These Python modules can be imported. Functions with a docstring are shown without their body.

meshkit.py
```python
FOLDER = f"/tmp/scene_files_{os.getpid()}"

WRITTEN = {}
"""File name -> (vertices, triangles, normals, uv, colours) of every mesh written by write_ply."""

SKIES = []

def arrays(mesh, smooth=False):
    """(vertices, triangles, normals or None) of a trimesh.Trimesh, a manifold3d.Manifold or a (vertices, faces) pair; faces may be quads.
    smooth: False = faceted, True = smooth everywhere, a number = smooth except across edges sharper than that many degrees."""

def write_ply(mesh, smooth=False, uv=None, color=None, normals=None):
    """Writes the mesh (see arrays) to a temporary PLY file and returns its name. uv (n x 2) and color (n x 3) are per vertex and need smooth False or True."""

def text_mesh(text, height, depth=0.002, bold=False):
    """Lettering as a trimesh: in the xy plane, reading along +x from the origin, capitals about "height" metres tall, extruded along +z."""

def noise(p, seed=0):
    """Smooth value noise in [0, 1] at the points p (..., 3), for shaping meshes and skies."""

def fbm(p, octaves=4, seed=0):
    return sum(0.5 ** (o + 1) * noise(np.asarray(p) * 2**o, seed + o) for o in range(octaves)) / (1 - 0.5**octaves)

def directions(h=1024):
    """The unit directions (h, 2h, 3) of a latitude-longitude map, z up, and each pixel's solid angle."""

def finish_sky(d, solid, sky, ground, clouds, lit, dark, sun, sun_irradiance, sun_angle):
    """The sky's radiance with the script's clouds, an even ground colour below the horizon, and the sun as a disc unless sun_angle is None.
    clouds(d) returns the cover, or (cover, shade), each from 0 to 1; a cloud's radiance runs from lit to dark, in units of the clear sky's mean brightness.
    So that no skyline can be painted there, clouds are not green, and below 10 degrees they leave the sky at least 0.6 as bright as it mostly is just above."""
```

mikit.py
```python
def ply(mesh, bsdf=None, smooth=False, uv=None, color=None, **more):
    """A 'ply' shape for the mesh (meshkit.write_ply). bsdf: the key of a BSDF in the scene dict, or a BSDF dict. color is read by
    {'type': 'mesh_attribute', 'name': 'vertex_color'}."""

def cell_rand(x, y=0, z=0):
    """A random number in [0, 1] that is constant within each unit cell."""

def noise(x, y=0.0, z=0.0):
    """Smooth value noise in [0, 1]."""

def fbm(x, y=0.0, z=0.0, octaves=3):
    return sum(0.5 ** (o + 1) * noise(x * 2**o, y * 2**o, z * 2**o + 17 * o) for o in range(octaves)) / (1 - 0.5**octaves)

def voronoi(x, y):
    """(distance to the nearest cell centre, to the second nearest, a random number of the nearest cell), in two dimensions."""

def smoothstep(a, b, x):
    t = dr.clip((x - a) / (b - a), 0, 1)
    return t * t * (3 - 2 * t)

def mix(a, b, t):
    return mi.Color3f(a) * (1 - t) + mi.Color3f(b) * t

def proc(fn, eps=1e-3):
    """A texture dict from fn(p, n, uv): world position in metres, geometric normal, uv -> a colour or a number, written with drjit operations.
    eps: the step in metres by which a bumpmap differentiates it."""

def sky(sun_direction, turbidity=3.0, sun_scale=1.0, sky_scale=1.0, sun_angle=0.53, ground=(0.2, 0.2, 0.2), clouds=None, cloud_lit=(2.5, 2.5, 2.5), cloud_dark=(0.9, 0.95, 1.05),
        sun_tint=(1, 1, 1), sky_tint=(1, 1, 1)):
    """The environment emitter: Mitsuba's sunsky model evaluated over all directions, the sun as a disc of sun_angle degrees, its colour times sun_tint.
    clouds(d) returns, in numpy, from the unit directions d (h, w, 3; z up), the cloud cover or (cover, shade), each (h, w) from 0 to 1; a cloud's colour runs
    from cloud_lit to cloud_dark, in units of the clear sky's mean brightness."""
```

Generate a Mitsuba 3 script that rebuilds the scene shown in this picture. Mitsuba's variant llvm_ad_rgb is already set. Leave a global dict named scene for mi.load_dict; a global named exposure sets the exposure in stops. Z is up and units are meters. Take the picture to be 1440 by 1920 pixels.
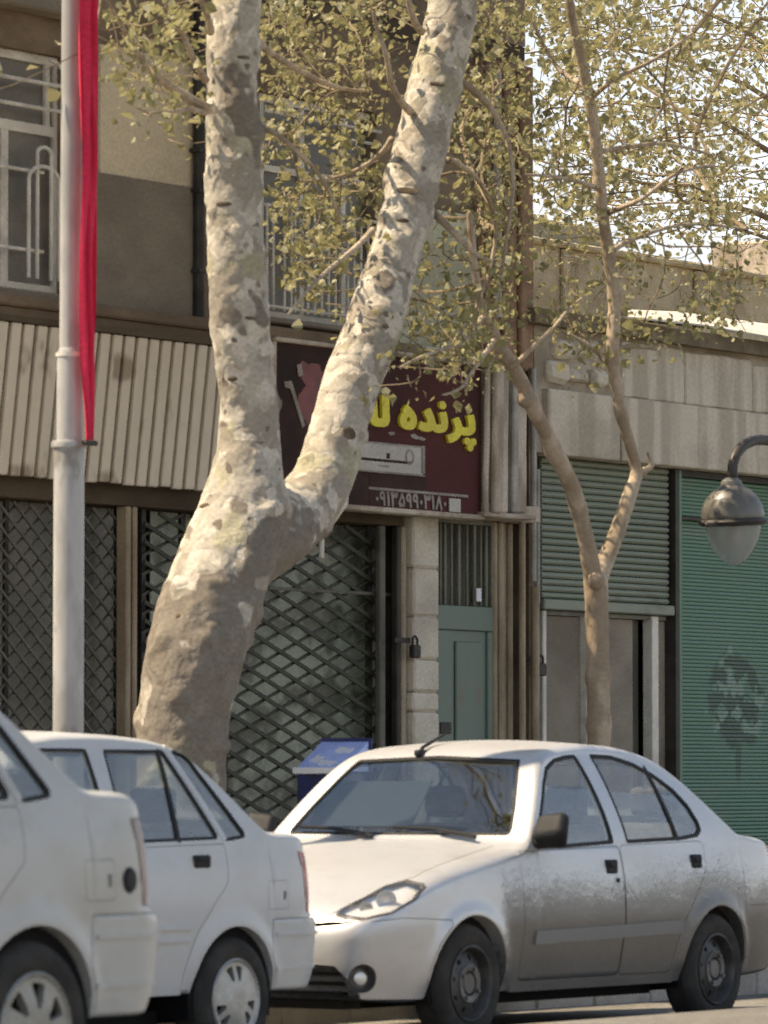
import math, random
import numpy as np
import trimesh
import manifold3d as m3
import shapely
from shapely import affinity
from shapely.geometry import Polygon, LineString, box as sbox, Point
from scipy.interpolate import PchipInterpolator
from scipy.spatial import cKDTree
import drjit as dr
import mitsuba as mi
import mikit, meshkit
from mikit import proc, noise, fbm, voronoi, cell_rand, smoothstep, mix

T = mi.ScalarTransform4f
scene, labels = {}, {}
random.seed(7)
RNG = np.random.default_rng(11)

# ---------------------------------------------------------------- camera, sky, exposure
# world: x runs along the street (away from us, to the right), y across it towards the shops, z up
PHI = math.radians(57.0)
CP, SP = math.cos(PHI), math.sin(PHI)
EYE = 1.246            # lens height above the parked cars' road surface
FOC, HORIZON = 10000.0, 1465.0
PITCH = math.atan((HORIZON - 960) / FOC)
exposure = 2.28
scene['camera'] = {
    'type': 'thinlens', 'fov': 2 * math.degrees(math.atan(720 / FOC)), 'fov_axis': 'x',
    'aperture_radius': 0.010, 'focus_distance': 75.0,
    'near_clip': 0.5, 'far_clip': 3000.0,
    'to_world': T().look_at(origin=[0, 0, EYE], target=[SP * math.cos(PITCH), CP * math.cos(PITCH), EYE + math.sin(PITCH)], up=[0, 0, 1])}
SUN_EL = math.radians(55)
sun_dir = [-0.55 * math.cos(SUN_EL), 0.835 * math.cos(SUN_EL), math.sin(SUN_EL)]


def thin_cloud(d):
    """a thin veil that thickens evenly towards the horizon all round"""
    n = meshkit.fbm(d * np.array([3.0, 3.0, 6.0]) + 5.0, octaves=4)
    return np.clip(1.05 * np.exp(-np.maximum(d[..., 2], 0) / 0.26) + 0.15 * np.clip((n - 0.45) * 2.5, 0, 1), 0, 1)


scene['sky'] = mikit.sky(sun_dir, turbidity=3, sun_scale=1.15, sky_scale=0.9, sky_tint=(1.05, 1.0, 0.93), sun_tint=(1.0, 0.97, 0.90), clouds=thin_cloud,
                         cloud_lit=(3.0, 2.97, 2.86), cloud_dark=(1.2, 1.2, 1.2))


# ---------------------------------------------------------------- helpers
def at(px, py, Y):
    """the place at depth Y of what the photograph shows in column px, row py"""
    u, v = (px - 720) / FOC, (960 - py) / FOC
    zc, up = math.cos(PITCH) - v * math.sin(PITCH), math.sin(PITCH) + v * math.cos(PITCH)
    dx, dy = u * CP + zc * SP, -u * SP + zc * CP
    return np.array([Y * dx / dy, Y, EYE + Y * up / dy])


def at_x(px, Y, py=1000):
    return float(at(px, py, Y)[0])


def at_z(px, py, Y):
    return float(at(px, py, Y)[2])


def numbered(key):
    if key not in USED:
        USED[key] = 0
        return key
    while True:
        USED[key] += 1
        k = f'{key}_{USED[key]:03d}'
        if k not in USED:
            USED[k] = 0
            return k


USED = {}


def thing(name, label=None, cat=None, group=None, kind=None):
    key = numbered(name)
    d = {}
    if label: d['label'] = label
    if cat: d['category'] = cat
    if group: d['group'] = group
    if kind: d['kind'] = kind
    if d: labels[key] = d
    return key


def put(key, mesh, bsdf, smooth=False, label=None, kind=None, **more):
    """one entry of the scene under a key made unique"""
    key = numbered(key)
    scene[key] = mikit.ply(mesh, bsdf, smooth=smooth, **more)
    d = {}
    if label: d['label'] = label
    if kind: d['kind'] = kind
    if d: labels[key] = d
    return key


def box(x0, x1, y0, y1, z0, z1, r=0.0):
    x0, x1 = min(x0, x1), max(x0, x1)
    y0, y1 = min(y0, y1), max(y0, y1)
    z0, z1 = min(z0, z1), max(z0, z1)
    if r <= 0:
        m = trimesh.creation.box([x1 - x0, y1 - y0, z1 - z0])
        m.apply_translation([(x0 + x1) / 2, (y0 + y1) / 2, (z0 + z1) / 2])
        return m
    r = min(r, (x1 - x0) / 2.01, (y1 - y0) / 2.01, (z1 - z0) / 2.01)
    pts = []
    for sx, ax in ((x0, 1), (x1, -1)):
        for sy, ay in ((y0, 1), (y1, -1)):
            for sz, az in ((z0, 1), (z1, -1)):
                pts += [[sx, sy + ay * r, sz + az * r], [sx + ax * r, sy, sz + az * r], [sx + ax * r, sy + ay * r, sz]]
    return trimesh.convex.convex_hull(np.array(pts))


def rbox(x0, x1, y0, y1, z0, z1, r, n=12):
    """a box with truly round edges"""
    s = m3.Manifold.sphere(r, n)
    parts = [s.translate([x, y, z]) for x in (x0 + r, x1 - r) for y in (y0 + r, y1 - r) for z in (z0 + r, z1 - r)]
    return tm(m3.Manifold.batch_hull(parts))


def tm(man):
    m = man.to_mesh()
    return trimesh.Trimesh(np.array(m.vert_properties[:, :3], float), np.array(m.tri_verts), process=False)


def man(mesh):
    mesh = mesh.copy()
    mesh.merge_vertices()
    return m3.Manifold(m3.Mesh(np.asarray(mesh.vertices, np.float32), np.asarray(mesh.faces, np.uint32)))


def join(ms):
    return trimesh.util.concatenate(ms)


def tube(points, radii, sides=8, cap=True):
    p = np.asarray(points, float)
    r = np.broadcast_to(np.asarray(radii, float), (len(p),))
    t = np.gradient(p, axis=0)
    t /= np.linalg.norm(t, axis=1, keepdims=True) + 1e-12
    ref = np.array([0.31, 0.87, 0.38]) if abs(t[0] @ [0.31, 0.87, 0.38]) < 0.9 else np.array([1.0, 0, 0])
    n = []
    a = np.cross(t[0], ref)
    for k in range(len(p)):
        a = a - t[k] * (a @ t[k])
        a /= np.linalg.norm(a) + 1e-12
        n.append(a)
    n = np.array(n)
    b = np.cross(t, n)
    an = np.arange(sides) * 2 * np.pi / sides
    v = p[:, None] + r[:, None, None] * (np.cos(an)[None, :, None] * n[:, None] + np.sin(an)[None, :, None] * b[:, None])
    v = v.reshape(-1, 3)
    f = []
    for i in range(len(p) - 1):
        for j in range(sides):
            q = [i * sides + j, i * sides + (j + 1) % sides, (i + 1) * sides + (j + 1) % sides, (i + 1) * sides + j]
            f += [[q[0], q[1], q[2]], [q[0], q[2], q[3]]]
    if cap:
        v = np.vstack([v, p[:1], p[-1:]])
        c0, c1 = len(v) - 2, len(v) - 1
        e = (len(p) - 1) * sides
        for j in range(sides):
            f += [[c0, (j + 1) % sides, j], [c1, e + j, e + (j + 1) % sides]]
    return trimesh.Trimesh(v, np.array(f), process=False)


def lathe(profile, sections=48):
    """revolved about z; profile (r, z)"""
    m = trimesh.creation.revolve(np.array(profile, float), sections=sections)
    return m


def prism(poly, y0, y1):
    """a polygon drawn in (x, z), standing between y0 and y1"""
    ms = []
    for g in getattr(poly, 'geoms', [poly]):
        if g.is_empty or g.area < 1e-9: continue
        m = trimesh.creation.extrude_polygon(g, abs(y1 - y0), engine='earcut')
        v = m.vertices
        m = trimesh.Trimesh(np.stack([v[:, 0], max(y0, y1) - v[:, 2], v[:, 1]], 1), m.faces, process=False)
        ms.append(m)
    return join(ms)


def bar2(p, q, w, y0, y1):
    """a flat bar from p to q in (x, z), w wide"""
    return prism(LineString([p, q]).buffer(w / 2, cap_style=2), y0, y1)


# ---------------------------------------------------------------- materials
def rgb(*c):
    return {'type': 'rgb', 'value': list(c)}


def mat(name, color, rough=0.6, spec=0.4, metallic=0.0, bump=None, bump_scale=1.0, **more):
    base = proc(color) if callable(color) else rgb(*color)
    b = {'type': 'principled', 'base_color': base, 'roughness': proc(rough) if callable(rough) else rough, 'specular': spec, 'metallic': metallic, **more}
    if bump is not None:
        b = {'type': 'bumpmap', 'arbitrary': proc(bump, eps=0.003), 'scale': bump_scale, 'bsdf': b}
    scene[name] = {'type': 'twosided', 'bsdf': b}
    return name


def blotch(a, b, fx=1.5, fz=1.5, lo=0.35, hi=0.65, oct=4, g=0.12):
    """two tones in irregular patches, with a fine grain"""
    def fn(p, n, uv):
        t = smoothstep(lo, hi, fbm(p.x * fx, p.y * fx, p.z * fz, octaves=oct))
        gr = 1 - g + 2 * g * noise(p.x * 61, p.y * 61, p.z * 61)
        return mix(a, b, t) * gr
    return fn


def plaster_bump(p, n, uv):
    return fbm(p.x * 14, p.y * 14, p.z * 14, octaves=4) * 0.006


mat('cream_plaster', blotch((0.667, 0.575, 0.408), (0.500, 0.425, 0.300), .9, 1.4, .3, .75), .85, .2, bump=plaster_bump)
mat('grey_plaster', blotch((0.309, 0.266, 0.210), (0.198, 0.169, 0.131), 1.1, 1.8, .3, .7), .85, .2, bump=plaster_bump)
mat('dark_wall', blotch((0.244, 0.188, 0.131), (0.150, 0.112, 0.079), 1.5, 2.5), .9, .2, bump=plaster_bump)
mat('pale_wall', blotch((0.585, 0.585, 0.439), (0.390, 0.381, 0.276), 1.3, 1.6), .9, .2, bump=plaster_bump)
mat('brown_brick', blotch((0.336, 0.218, 0.143), (0.218, 0.143, 0.092), 3, 7, .3, .7), .9, .2, bump=plaster_bump)


def streaked(p, n, uv):
    s = fbm(p.x * 9, p.y * 3, p.z * .8, octaves=4)
    t = fbm(p.x * 1.2 + 7, p.y, p.z * 1.7, octaves=3)
    c = mix((.60, .54, .43), (.45, .39, .30), smoothstep(.35, .65, s))
    return mix(c, (.36, .31, .23), smoothstep(.55, .75, t) * .6) * (.9 + .2 * noise(p.x * 50, p.y * 50, p.z * 50))


mat('fascia_stone', streaked, .85, .2, bump=plaster_bump)
mat('rough_stone', blotch((0.474, 0.412, 0.325), (0.281, 0.237, 0.176), 4, 4, .3, .7), .95, .1, bump=lambda p, n, uv: fbm(p.x * 25, p.y * 25, p.z * 25, octaves=4) * .012)
mat('pillar_stone', blotch((0.650, 0.601, 0.488), (0.488, 0.439, 0.357), 3, 3, .3, .75), .8, .25, bump=plaster_bump)


def slat_paint(p, n, uv):
    c = mix((.72, .65, .525), (.60, .53, .42), fbm(p.x * 7, p.y * 7, p.z * 2.2, octaves=4))
    rust = smoothstep(.62, .74, fbm(p.x * 5 + 3, p.y, p.z * 3, octaves=4))
    return mix(c, (.20, .13, .075), rust * .7)


mat('slat_paint', slat_paint, .55, .35)
mat('fascia_back', blotch((.11, .085, .055), (.07, .052, .035)), .8, .2)
mat('white_frame', blotch((0.697, 0.664, 0.583), (0.535, 0.503, 0.438), 6, 6, .35, .7), .5, .4)
mat('bare_post', blotch((0.386, 0.319, 0.218), (0.252, 0.193, 0.126), 9, 2, .3, .7), .6, .3)
mat('dark_metal', blotch((.045, .04, .032), (.025, .022, .018), 6, 6), .6, .4)
mat('lattice_grey', blotch((0.126, 0.120, 0.096), (0.084, 0.079, 0.064), 8, 8), .6, .35)
mat('lattice_green', blotch((.05, .056, .036), (.034, .037, .025), 8, 8), .6, .35)
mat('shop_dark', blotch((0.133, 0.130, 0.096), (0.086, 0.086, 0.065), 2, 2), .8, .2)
mat('curtain', blotch((.15, .155, .115), (.10, .105, .08), 3, 1, .3, .7), .9, .1)
mat('blotchy_glass', blotch((.42, .46, .36), (.14, .15, .11), 4.5, 4.5, .42, .62), .35, .5)  # opaque pane, pale green grey in irregular blotches
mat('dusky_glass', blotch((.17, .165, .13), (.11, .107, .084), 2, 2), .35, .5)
mat('goods', blotch((.42, .48, .38), (.2, .23, .18), 5, 5, .3, .6), .7, .3)


def door_paint(p, n, uv):
    t = fbm(p.x * 6, p.y * 6, p.z * 2, octaves=4)
    c = mix((.125, .18, .145), (.16, .20, .16), t)
    return mix(c, (.17, .15, .11), smoothstep(.6, .75, fbm(p.x * 9 + 4, p.y, p.z * 5, octaves=4)) * .7)


mat('door_green', door_paint, .5, .4)
mat('grille_green', blotch((0.187, 0.187, 0.144), (0.133, 0.133, 0.103), 8, 3), .6, .3)


def shutter_grey(p, n, uv):
    t = fbm(p.x * 1.6, p.y, p.z * 2.5, octaves=4)
    c = mix((.19, .225, .165), (.24, .26, .195), t)
    return mix(c, (.14, .12, .085), smoothstep(.6, .78, fbm(p.x * 3 + 9, p.y, p.z * 4, octaves=4)) * .6)


mat('shutter_grey_green', shutter_grey, .5, .4)
MARK_X, MARK_Z = at_x(1372, 18.6), at_z(1372, 1312, 18.6)


def shutter_green(p, n, uv):
    t = fbm(p.x * 1.3, p.y, p.z * 1.1, octaves=4)
    c = mix((.085, .185, .12), (.12, .22, .15), t)
    c = mix(c, (.17, .20, .155), smoothstep(.58, .75, fbm(p.x * 2 + 3, p.y, p.z * 6, octaves=4)) * .55)
    # the faded stencilled emblem sprayed across the slats
    u, v = (p.x - MARK_X) * 1.15, p.z - MARK_Z
    r = dr.sqrt(u * u + v * v * 1.7)
    blob = smoothstep(.50, .40, r + .30 * (fbm(p.x * 7, 1.0, p.z * 7, octaves=3) - .5))
    cut = fbm(p.x * 9 + 2, 3.0, p.z * 11, octaves=3)
    stem = smoothstep(.06, .03, dr.abs(u - .05)) * smoothstep(-.62, -.5, v) * smoothstep(-.1, -.2, v)
    dark = dr.maximum(blob * smoothstep(.40, .52, cut), stem * .8)
    c = mix(c, (.055, .085, .062), dark * .85)
    edge = smoothstep(.60, .45, r) * smoothstep(.42, .36, cut) * smoothstep(.3, .5, noise(p.x * 5, 2.0, p.z * 5))
    return mix(c, (.24, .32, .26), edge * .7)


mat('shutter_green', shutter_green, .45, .4)
mat('maroon', blotch((.105, .034, .03), (.062, .027, .025), 1.6, 1.6, .3, .7), .75, .12)
mat('sign_dark', blotch((.062, .034, .029), (.036, .024, .022), 2, 2), .75, .12)
mat('sign_red', blotch((.20, .032, .03), (.11, .02, .02), 5, 5), .45, .4)
mat('sign_yellow', blotch((.76, .68, .03), (.64, .55, .03), 4, 4), .5, .4)
mat('sign_white', blotch((.52, .50, .45), (.42, .40, .36), 4, 4), .5, .4)
mat('sign_pale', blotch((.33, .29, .25), (.22, .19, .16), 9, 9), .6, .3)
mat('weathered_board', blotch((0.585, 0.512, 0.415), (0.325, 0.269, 0.204), 7, 2, .3, .7), .8, .2, bump=plaster_bump)
mat('adobe', blotch((0.529, 0.443, 0.287), (0.380, 0.310, 0.196), 2.2, 2.2, .3, .7), .95, .1, bump=lambda p, n, uv: fbm(p.x * 9, p.y * 9, p.z * 9, octaves=4) * .06)
mat('straw_mud', blotch((.24, .195, .13), (.15, .12, .08), 5, 5, .3, .7), .95, .1, bump=lambda p, n, uv: fbm(p.x * 18, p.y * 18, p.z * 18, octaves=4) * .03)
mat('roof_sheet', blotch((.62, .585, .50), (.5, .46, .38), 4, 4), .6, .3)


def asphalt(p, n, uv):
    g = noise(p.x * 70, p.y * 70, 1.0) * .5 + .5 * noise(p.x * 31, p.y * 31, 2.0)
    t = fbm(p.x * .7, p.y * 1.9, 0.0, octaves=4)
    c = mix((.125, .118, .105), (.17, .162, .145), smoothstep(.35, .7, t))
    return c * (.75 + .5 * g)


mat('asphalt', asphalt, .85, .25, bump=lambda p, n, uv: noise(p.x * 55, p.y * 55, p.z * 55) * .004)
mat('paving', blotch((.22, .20, .17), (.16, .145, .12), 2, 2), .85, .2)
mat('kerb_stone', blotch((.40, .375, .33), (.29, .27, .235), 3, 3), .85, .2, bump=plaster_bump)
mat('earth', blotch((.2, .17, .12), (.14, .12, .085), .3, .3), .95, .1)


def bark(p, n, uv):
    q = p + mi.Vector3f(.12, .12, .12) * (fbm(p.x * 6, p.y * 6, p.z * 6, octaves=3) - .5)
    a = fbm(q.x * 7.5, q.y * 7.5, q.z * 4.2, octaves=4)
    b = fbm(q.x * 13 + 9, q.y * 13, q.z * 9, octaves=4)
    c = mix((.40, .37, .31), (.30, .27, .22), smoothstep(.45, .53, a))
    c = mix(c, (.52, .48, .405), smoothstep(.54, .60, b))
    c = mix(c, (.36, .34, .22), smoothstep(.60, .66, fbm(p.x * 4 + 5, p.y * 4, p.z * 3, octaves=3)) * .7)
    old = fbm(q.x * 3.1 + 4, q.y * 3.1, q.z * 2.4, octaves=4)                 # noise for ragged dark brown sheets, laid denser low on the bole
    foot = smoothstep(.50, .53, old + .26 * (1 - smoothstep(1.8, 2.9, p.z)) - .135)
    c = mix(c, mix((.14, .12, .097), (.205, .18, .148), fbm(p.x * 20, p.y * 20, p.z * 14, octaves=3)), foot * .9)
    d = fbm(q.x * 17 + 2, q.y * 17, q.z * 13, octaves=2)
    c = mix(c, (.17, .145, .115), smoothstep(.74, .82, d))
    return c * (.82 + .36 * noise(p.x * 60, p.y * 60, p.z * 60))




def bark_relief(p, n, uv):
    q = p + mi.Vector3f(.12, .12, .12) * (fbm(p.x * 6, p.y * 6, p.z * 6, octaves=3) - .5)
    a = fbm(q.x * 7.5, q.y * 7.5, q.z * 4.2, octaves=4)
    b = fbm(q.x * 13 + 9, q.y * 13, q.z * 9, octaves=4)
    plates = .003 * (1 - smoothstep(.45, .53, a)) - .0025 * smoothstep(.54, .60, b)
    return plates + fbm(p.x * 26, p.y * 26, p.z * 18, octaves=4) * .009


mat('plane_bark', bark, .85, .2, bump=bark_relief)
mat('slim_bark', blotch((.45, .37, .275), (.31, .245, .175), 9, 4, .4, .6), .85, .2, bump=lambda p, n, uv: fbm(p.x * 40, p.y * 40, p.z * 18, octaves=3) * .006)
mat('branch_bark', blotch((.29, .235, .155), (.19, .15, .10), 9, 9), .9, .15)
mat('knot_dark', blotch((.17, .135, .095), (.10, .078, .055), 12, 12), .95, .1)


def leaf_color(a, b, c):
    def fn(p, n, uv):
        r = cell_rand(p.x * 13, p.y * 13, p.z * 13)
        t = fbm(p.x * 1.7, p.y * 1.7, p.z * 1.7, octaves=2)
        return mix(mix(a, b, smoothstep(.3, .7, .5 * t + .5 * r)), c, smoothstep(.80, .92, r))
    return fn


def leaf_mat(name, a, b, c):
    scene[name] = {'type': 'principledthin', 'base_color': proc(leaf_color(a, b, c)), 'roughness': .6, 'diff_trans': .8, 'spec_trans': 0.0, 'eta': 1.35}


leaf_mat('leaf_olive', (.39, .365, .18), (.26, .24, .12), (.56, .54, .36))

# cars
def car_dust(lo, hi, dust, keep):
    """paint with a film of road dust that lies in patches and splashes, thicker low on the panels"""
    def fn(p, n, uv):
        t = fbm(p.x * 2.6, p.y * 2.6, p.z * 3.4, octaves=5)
        s = smoothstep(.56, .74, fbm(p.x * 13, p.y * 13, p.z * 17, octaves=4))
        return mix(mix(lo, hi, t), dust, smoothstep(.42, .75, t) * keep + s * keep * .35)
    return fn


mat('white_paint', car_dust((.46, .475, .48), (.52, .535, .54), (.42, .40, .35), .35), .22, .5, clearcoat=.7, clearcoat_gloss=.93)
mat('dusty_white_paint', car_dust((.42, .425, .405), (.48, .485, .465), (.35, .33, .265), .5), .3, .5, clearcoat=.45, clearcoat_gloss=.88)
silver_film = car_dust((.54, .55, .56), (.60, .61, .615), (.44, .42, .39), .4)


def silver_car_paint(p, n, uv):
    """silver lacquer; grainy dark grey laid low along the doors behind the front wheel, with a ragged edge"""
    c = silver_film(p, n, uv)
    big = fbm(p.x * 2.3, 1.0, p.z * 2.3, octaves=3)
    fine = fbm(p.x * 170, p.y * 170, p.z * 170, octaves=2)
    lobes = fbm(p.x * 6, 4.0, p.z * 6, octaves=4)
    edge = .735 + .13 * (big - .5) + .13 * (lobes - .5) + .55 * (fine - .5)
    mud = smoothstep(edge + .015, edge - .015, p.z) * smoothstep(21.86, 21.90, p.x + .25 * (fine - .5) + .12 * (big - .5))  # grainy mask: darker below a ragged height, from behind the front wheel
    tone = mix((.075, .074, .07), (.12, .117, .11), fbm(p.x * 5, p.y * 5, p.z * 9, octaves=4))
    return mix(c, tone * (.85 + .3 * noise(p.x * 80, p.y * 80, p.z * 80)), mud * .88)


mat('silver_paint', silver_car_paint, .34, .5, metallic=.45, clearcoat=.5, clearcoat_gloss=.9)
mat('moulding_grey', (.20, .20, .195), .5, .4)
mat('dull_pane', blotch((.16, .145, .12), (.11, .10, .085), 2, 3), .3, .4)
mat('black_plastic', (.02, .021, .022), .6, .22)
mat('rubber', blotch((.035, .034, .032), (.055, .052, .046), 9, 9), .85, .2)
mat('wheel_well', (.012, .012, .012), .9, .1)
mat('steel_wheel', blotch((.09, .088, .085), (.06, .058, .056), 12, 12), .5, .5, metallic=.4)
mat('hub_grey', blotch((.16, .155, .15), (.11, .105, .10), 14, 14), .5, .5, metallic=.5)
mat('cover_silver', blotch((.44, .44, .42), (.36, .355, .33), 10, 10), .4, .5, metallic=.35)
mat('cover_dusty', blotch((.36, .35, .31), (.28, .265, .22), 10, 10), .5, .4, metallic=.3)
mat('lamp_brown', (.13, .07, .055), .3, .5)
mat('lamp_red', (.24, .012, .015), .15, .6, clearcoat=.8)
mat('reflector', (.72, .72, .71), .3, .5, metallic=.6)
mat('lamp_chrome', (.62, .62, .61), .5, .4)
mat('seat_cloth', blotch((.17, .165, .16), (.12, .115, .11), 9, 9), .9, .1)
mat('dash_plastic', (.06, .06, .06), .7, .3)
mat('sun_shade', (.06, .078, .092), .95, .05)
scene['car_glass'] = {'type': 'thindielectric', 'int_ior': 1.5, 'specular_transmittance': rgb(.85, .87, .86)}
scene['clear_glass'] = {'type': 'thindielectric', 'int_ior': 1.5}
scene['window_glass'] = {'type': 'thindielectric', 'int_ior': 1.5, 'specular_transmittance': rgb(.9, .9, .88), 'specular_reflectance': rgb(.35, .35, .33)}
scene['lens_glass'] = {'type': 'thindielectric', 'int_ior': 1.5}
# street things
def pole_paint(p, n, uv):
    t = fbm(p.x * 8, p.y * 8, p.z * 2.6, octaves=4)
    c = mix((.40, .395, .38), (.31, .305, .29), smoothstep(.4, .6, t))
    return mix(c, (.23, .215, .195), smoothstep(.62, .72, fbm(p.x * 9 + 3, p.y * 9, p.z * 3.5, octaves=4)))


mat('pole_paint', pole_paint, .5, .4)
mat('flag_cloth', blotch((.62, .025, .075), (.52, .018, .055), 5, 1.5), .7, .3, sheen=.4)
mat('lamp_grey', blotch((.15, .148, .135), (.115, .112, .10), 6, 6), .4, .5, clearcoat=.2)
mat('lamp_dark', (.05, .046, .042), .5, .4)
scene['lamp_bowl'] = {'type': 'principledthin', 'base_color': rgb(.80, .81, .80), 'roughness': .2, 'diff_trans': 1.1, 'spec_trans': .6, 'eta': 1.45}
mat('box_blue', blotch((.32, .42, .78), (.38, .48, .82), 6, 6), .45, .5)
mat('box_navy', blotch((.018, .028, .11), (.014, .02, .07), 6, 6), .4, .5)
mat('box_white', (.70, .72, .76), .5, .4)
mat('pipe_white', blotch((.42, .40, .36), (.3, .28, .24), 5, 5), .6, .3)

# ---------------------------------------------------------------- the ground
YB = 18.5                                   # plane of the shop fronts
PAVE = 0.15


def road_z(y):
    t = np.clip((y - 12.0) / 1.35, 0, 1)
    return 0.2 * (1 - t * t * (3 - 2 * t))


ys = np.concatenate([np.linspace(-60, 8, 12), np.linspace(9, 11.5, 8), np.linspace(11.7, 13.6, 30), np.linspace(13.9, 15.25, 6)])
xs = np.concatenate([np.linspace(-260, 5, 30), np.linspace(6, 40, 35), np.linspace(42, 320, 30)])
gx, gy = np.meshgrid(xs, ys, indexing='ij')
gv = np.stack([gx, gy, road_z(gy)], -1).reshape(-1, 3)
ny_ = len(ys)
gi = np.arange((len(xs) - 1) * (ny_)).reshape(len(xs) - 1, ny_)[:, :-1].ravel()
gf = np.vstack([np.stack([gi, gi + ny_, gi + ny_ + 1], 1), np.stack([gi, gi + ny_ + 1, gi + 1], 1)])
key = put('road', trimesh.Trimesh(gv, gf, process=False), 'asphalt', smooth=True, kind='structure')
put('pavement', box(-260, 320, 15.4, 18.36, -.3, PAVE), 'paving', kind='structure')
put('ground', box(-1500, 1500, -1500, 1500, -1.2, -.35), 'earth', kind='structure')
kerb = thing('kerb', kind='structure')
for i in range(46):
    x0 = 12 + i * .62
    put('kerb__stone', box(x0 + .006, x0 + .614, 15.25, 15.4, -.1, PAVE + .004 + .006 * RNG.random(), .012), 'kerb_stone')
put('kerb__run', join([box(-260, 11.99, 15.25, 15.4, -.1, PAVE), box(40.53, 320, 15.25, 15.4, -.1, PAVE)]), 'kerb_stone')


def wall_poly(x0, x1, z0, z1, holes=()):
    p = sbox(min(x0, x1), z0, max(x0, x1), z1)
    for h in holes:
        p = p.difference(sbox(*h))
    return p


# ---------------------------------------------------------------- left building: shops below a ribbed fascia, rooms above
B = thing('shop_building', 'two storey shop building with ribbed cream fascia, folding lattice gates and barred upstairs windows', 'building')
XL, XR = at_x(-420, YB), at_x(986, YB)
Z_LEDGE = at_z(200, 583, YB)
Z_FB = at_z(180, 905, YB)                    # lower edge of the fascia
Z_TOP = 6.0
XM = at_x(-75, YB)                         # unseen part left of here, kept single storey so sun reaches the trunk
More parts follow.
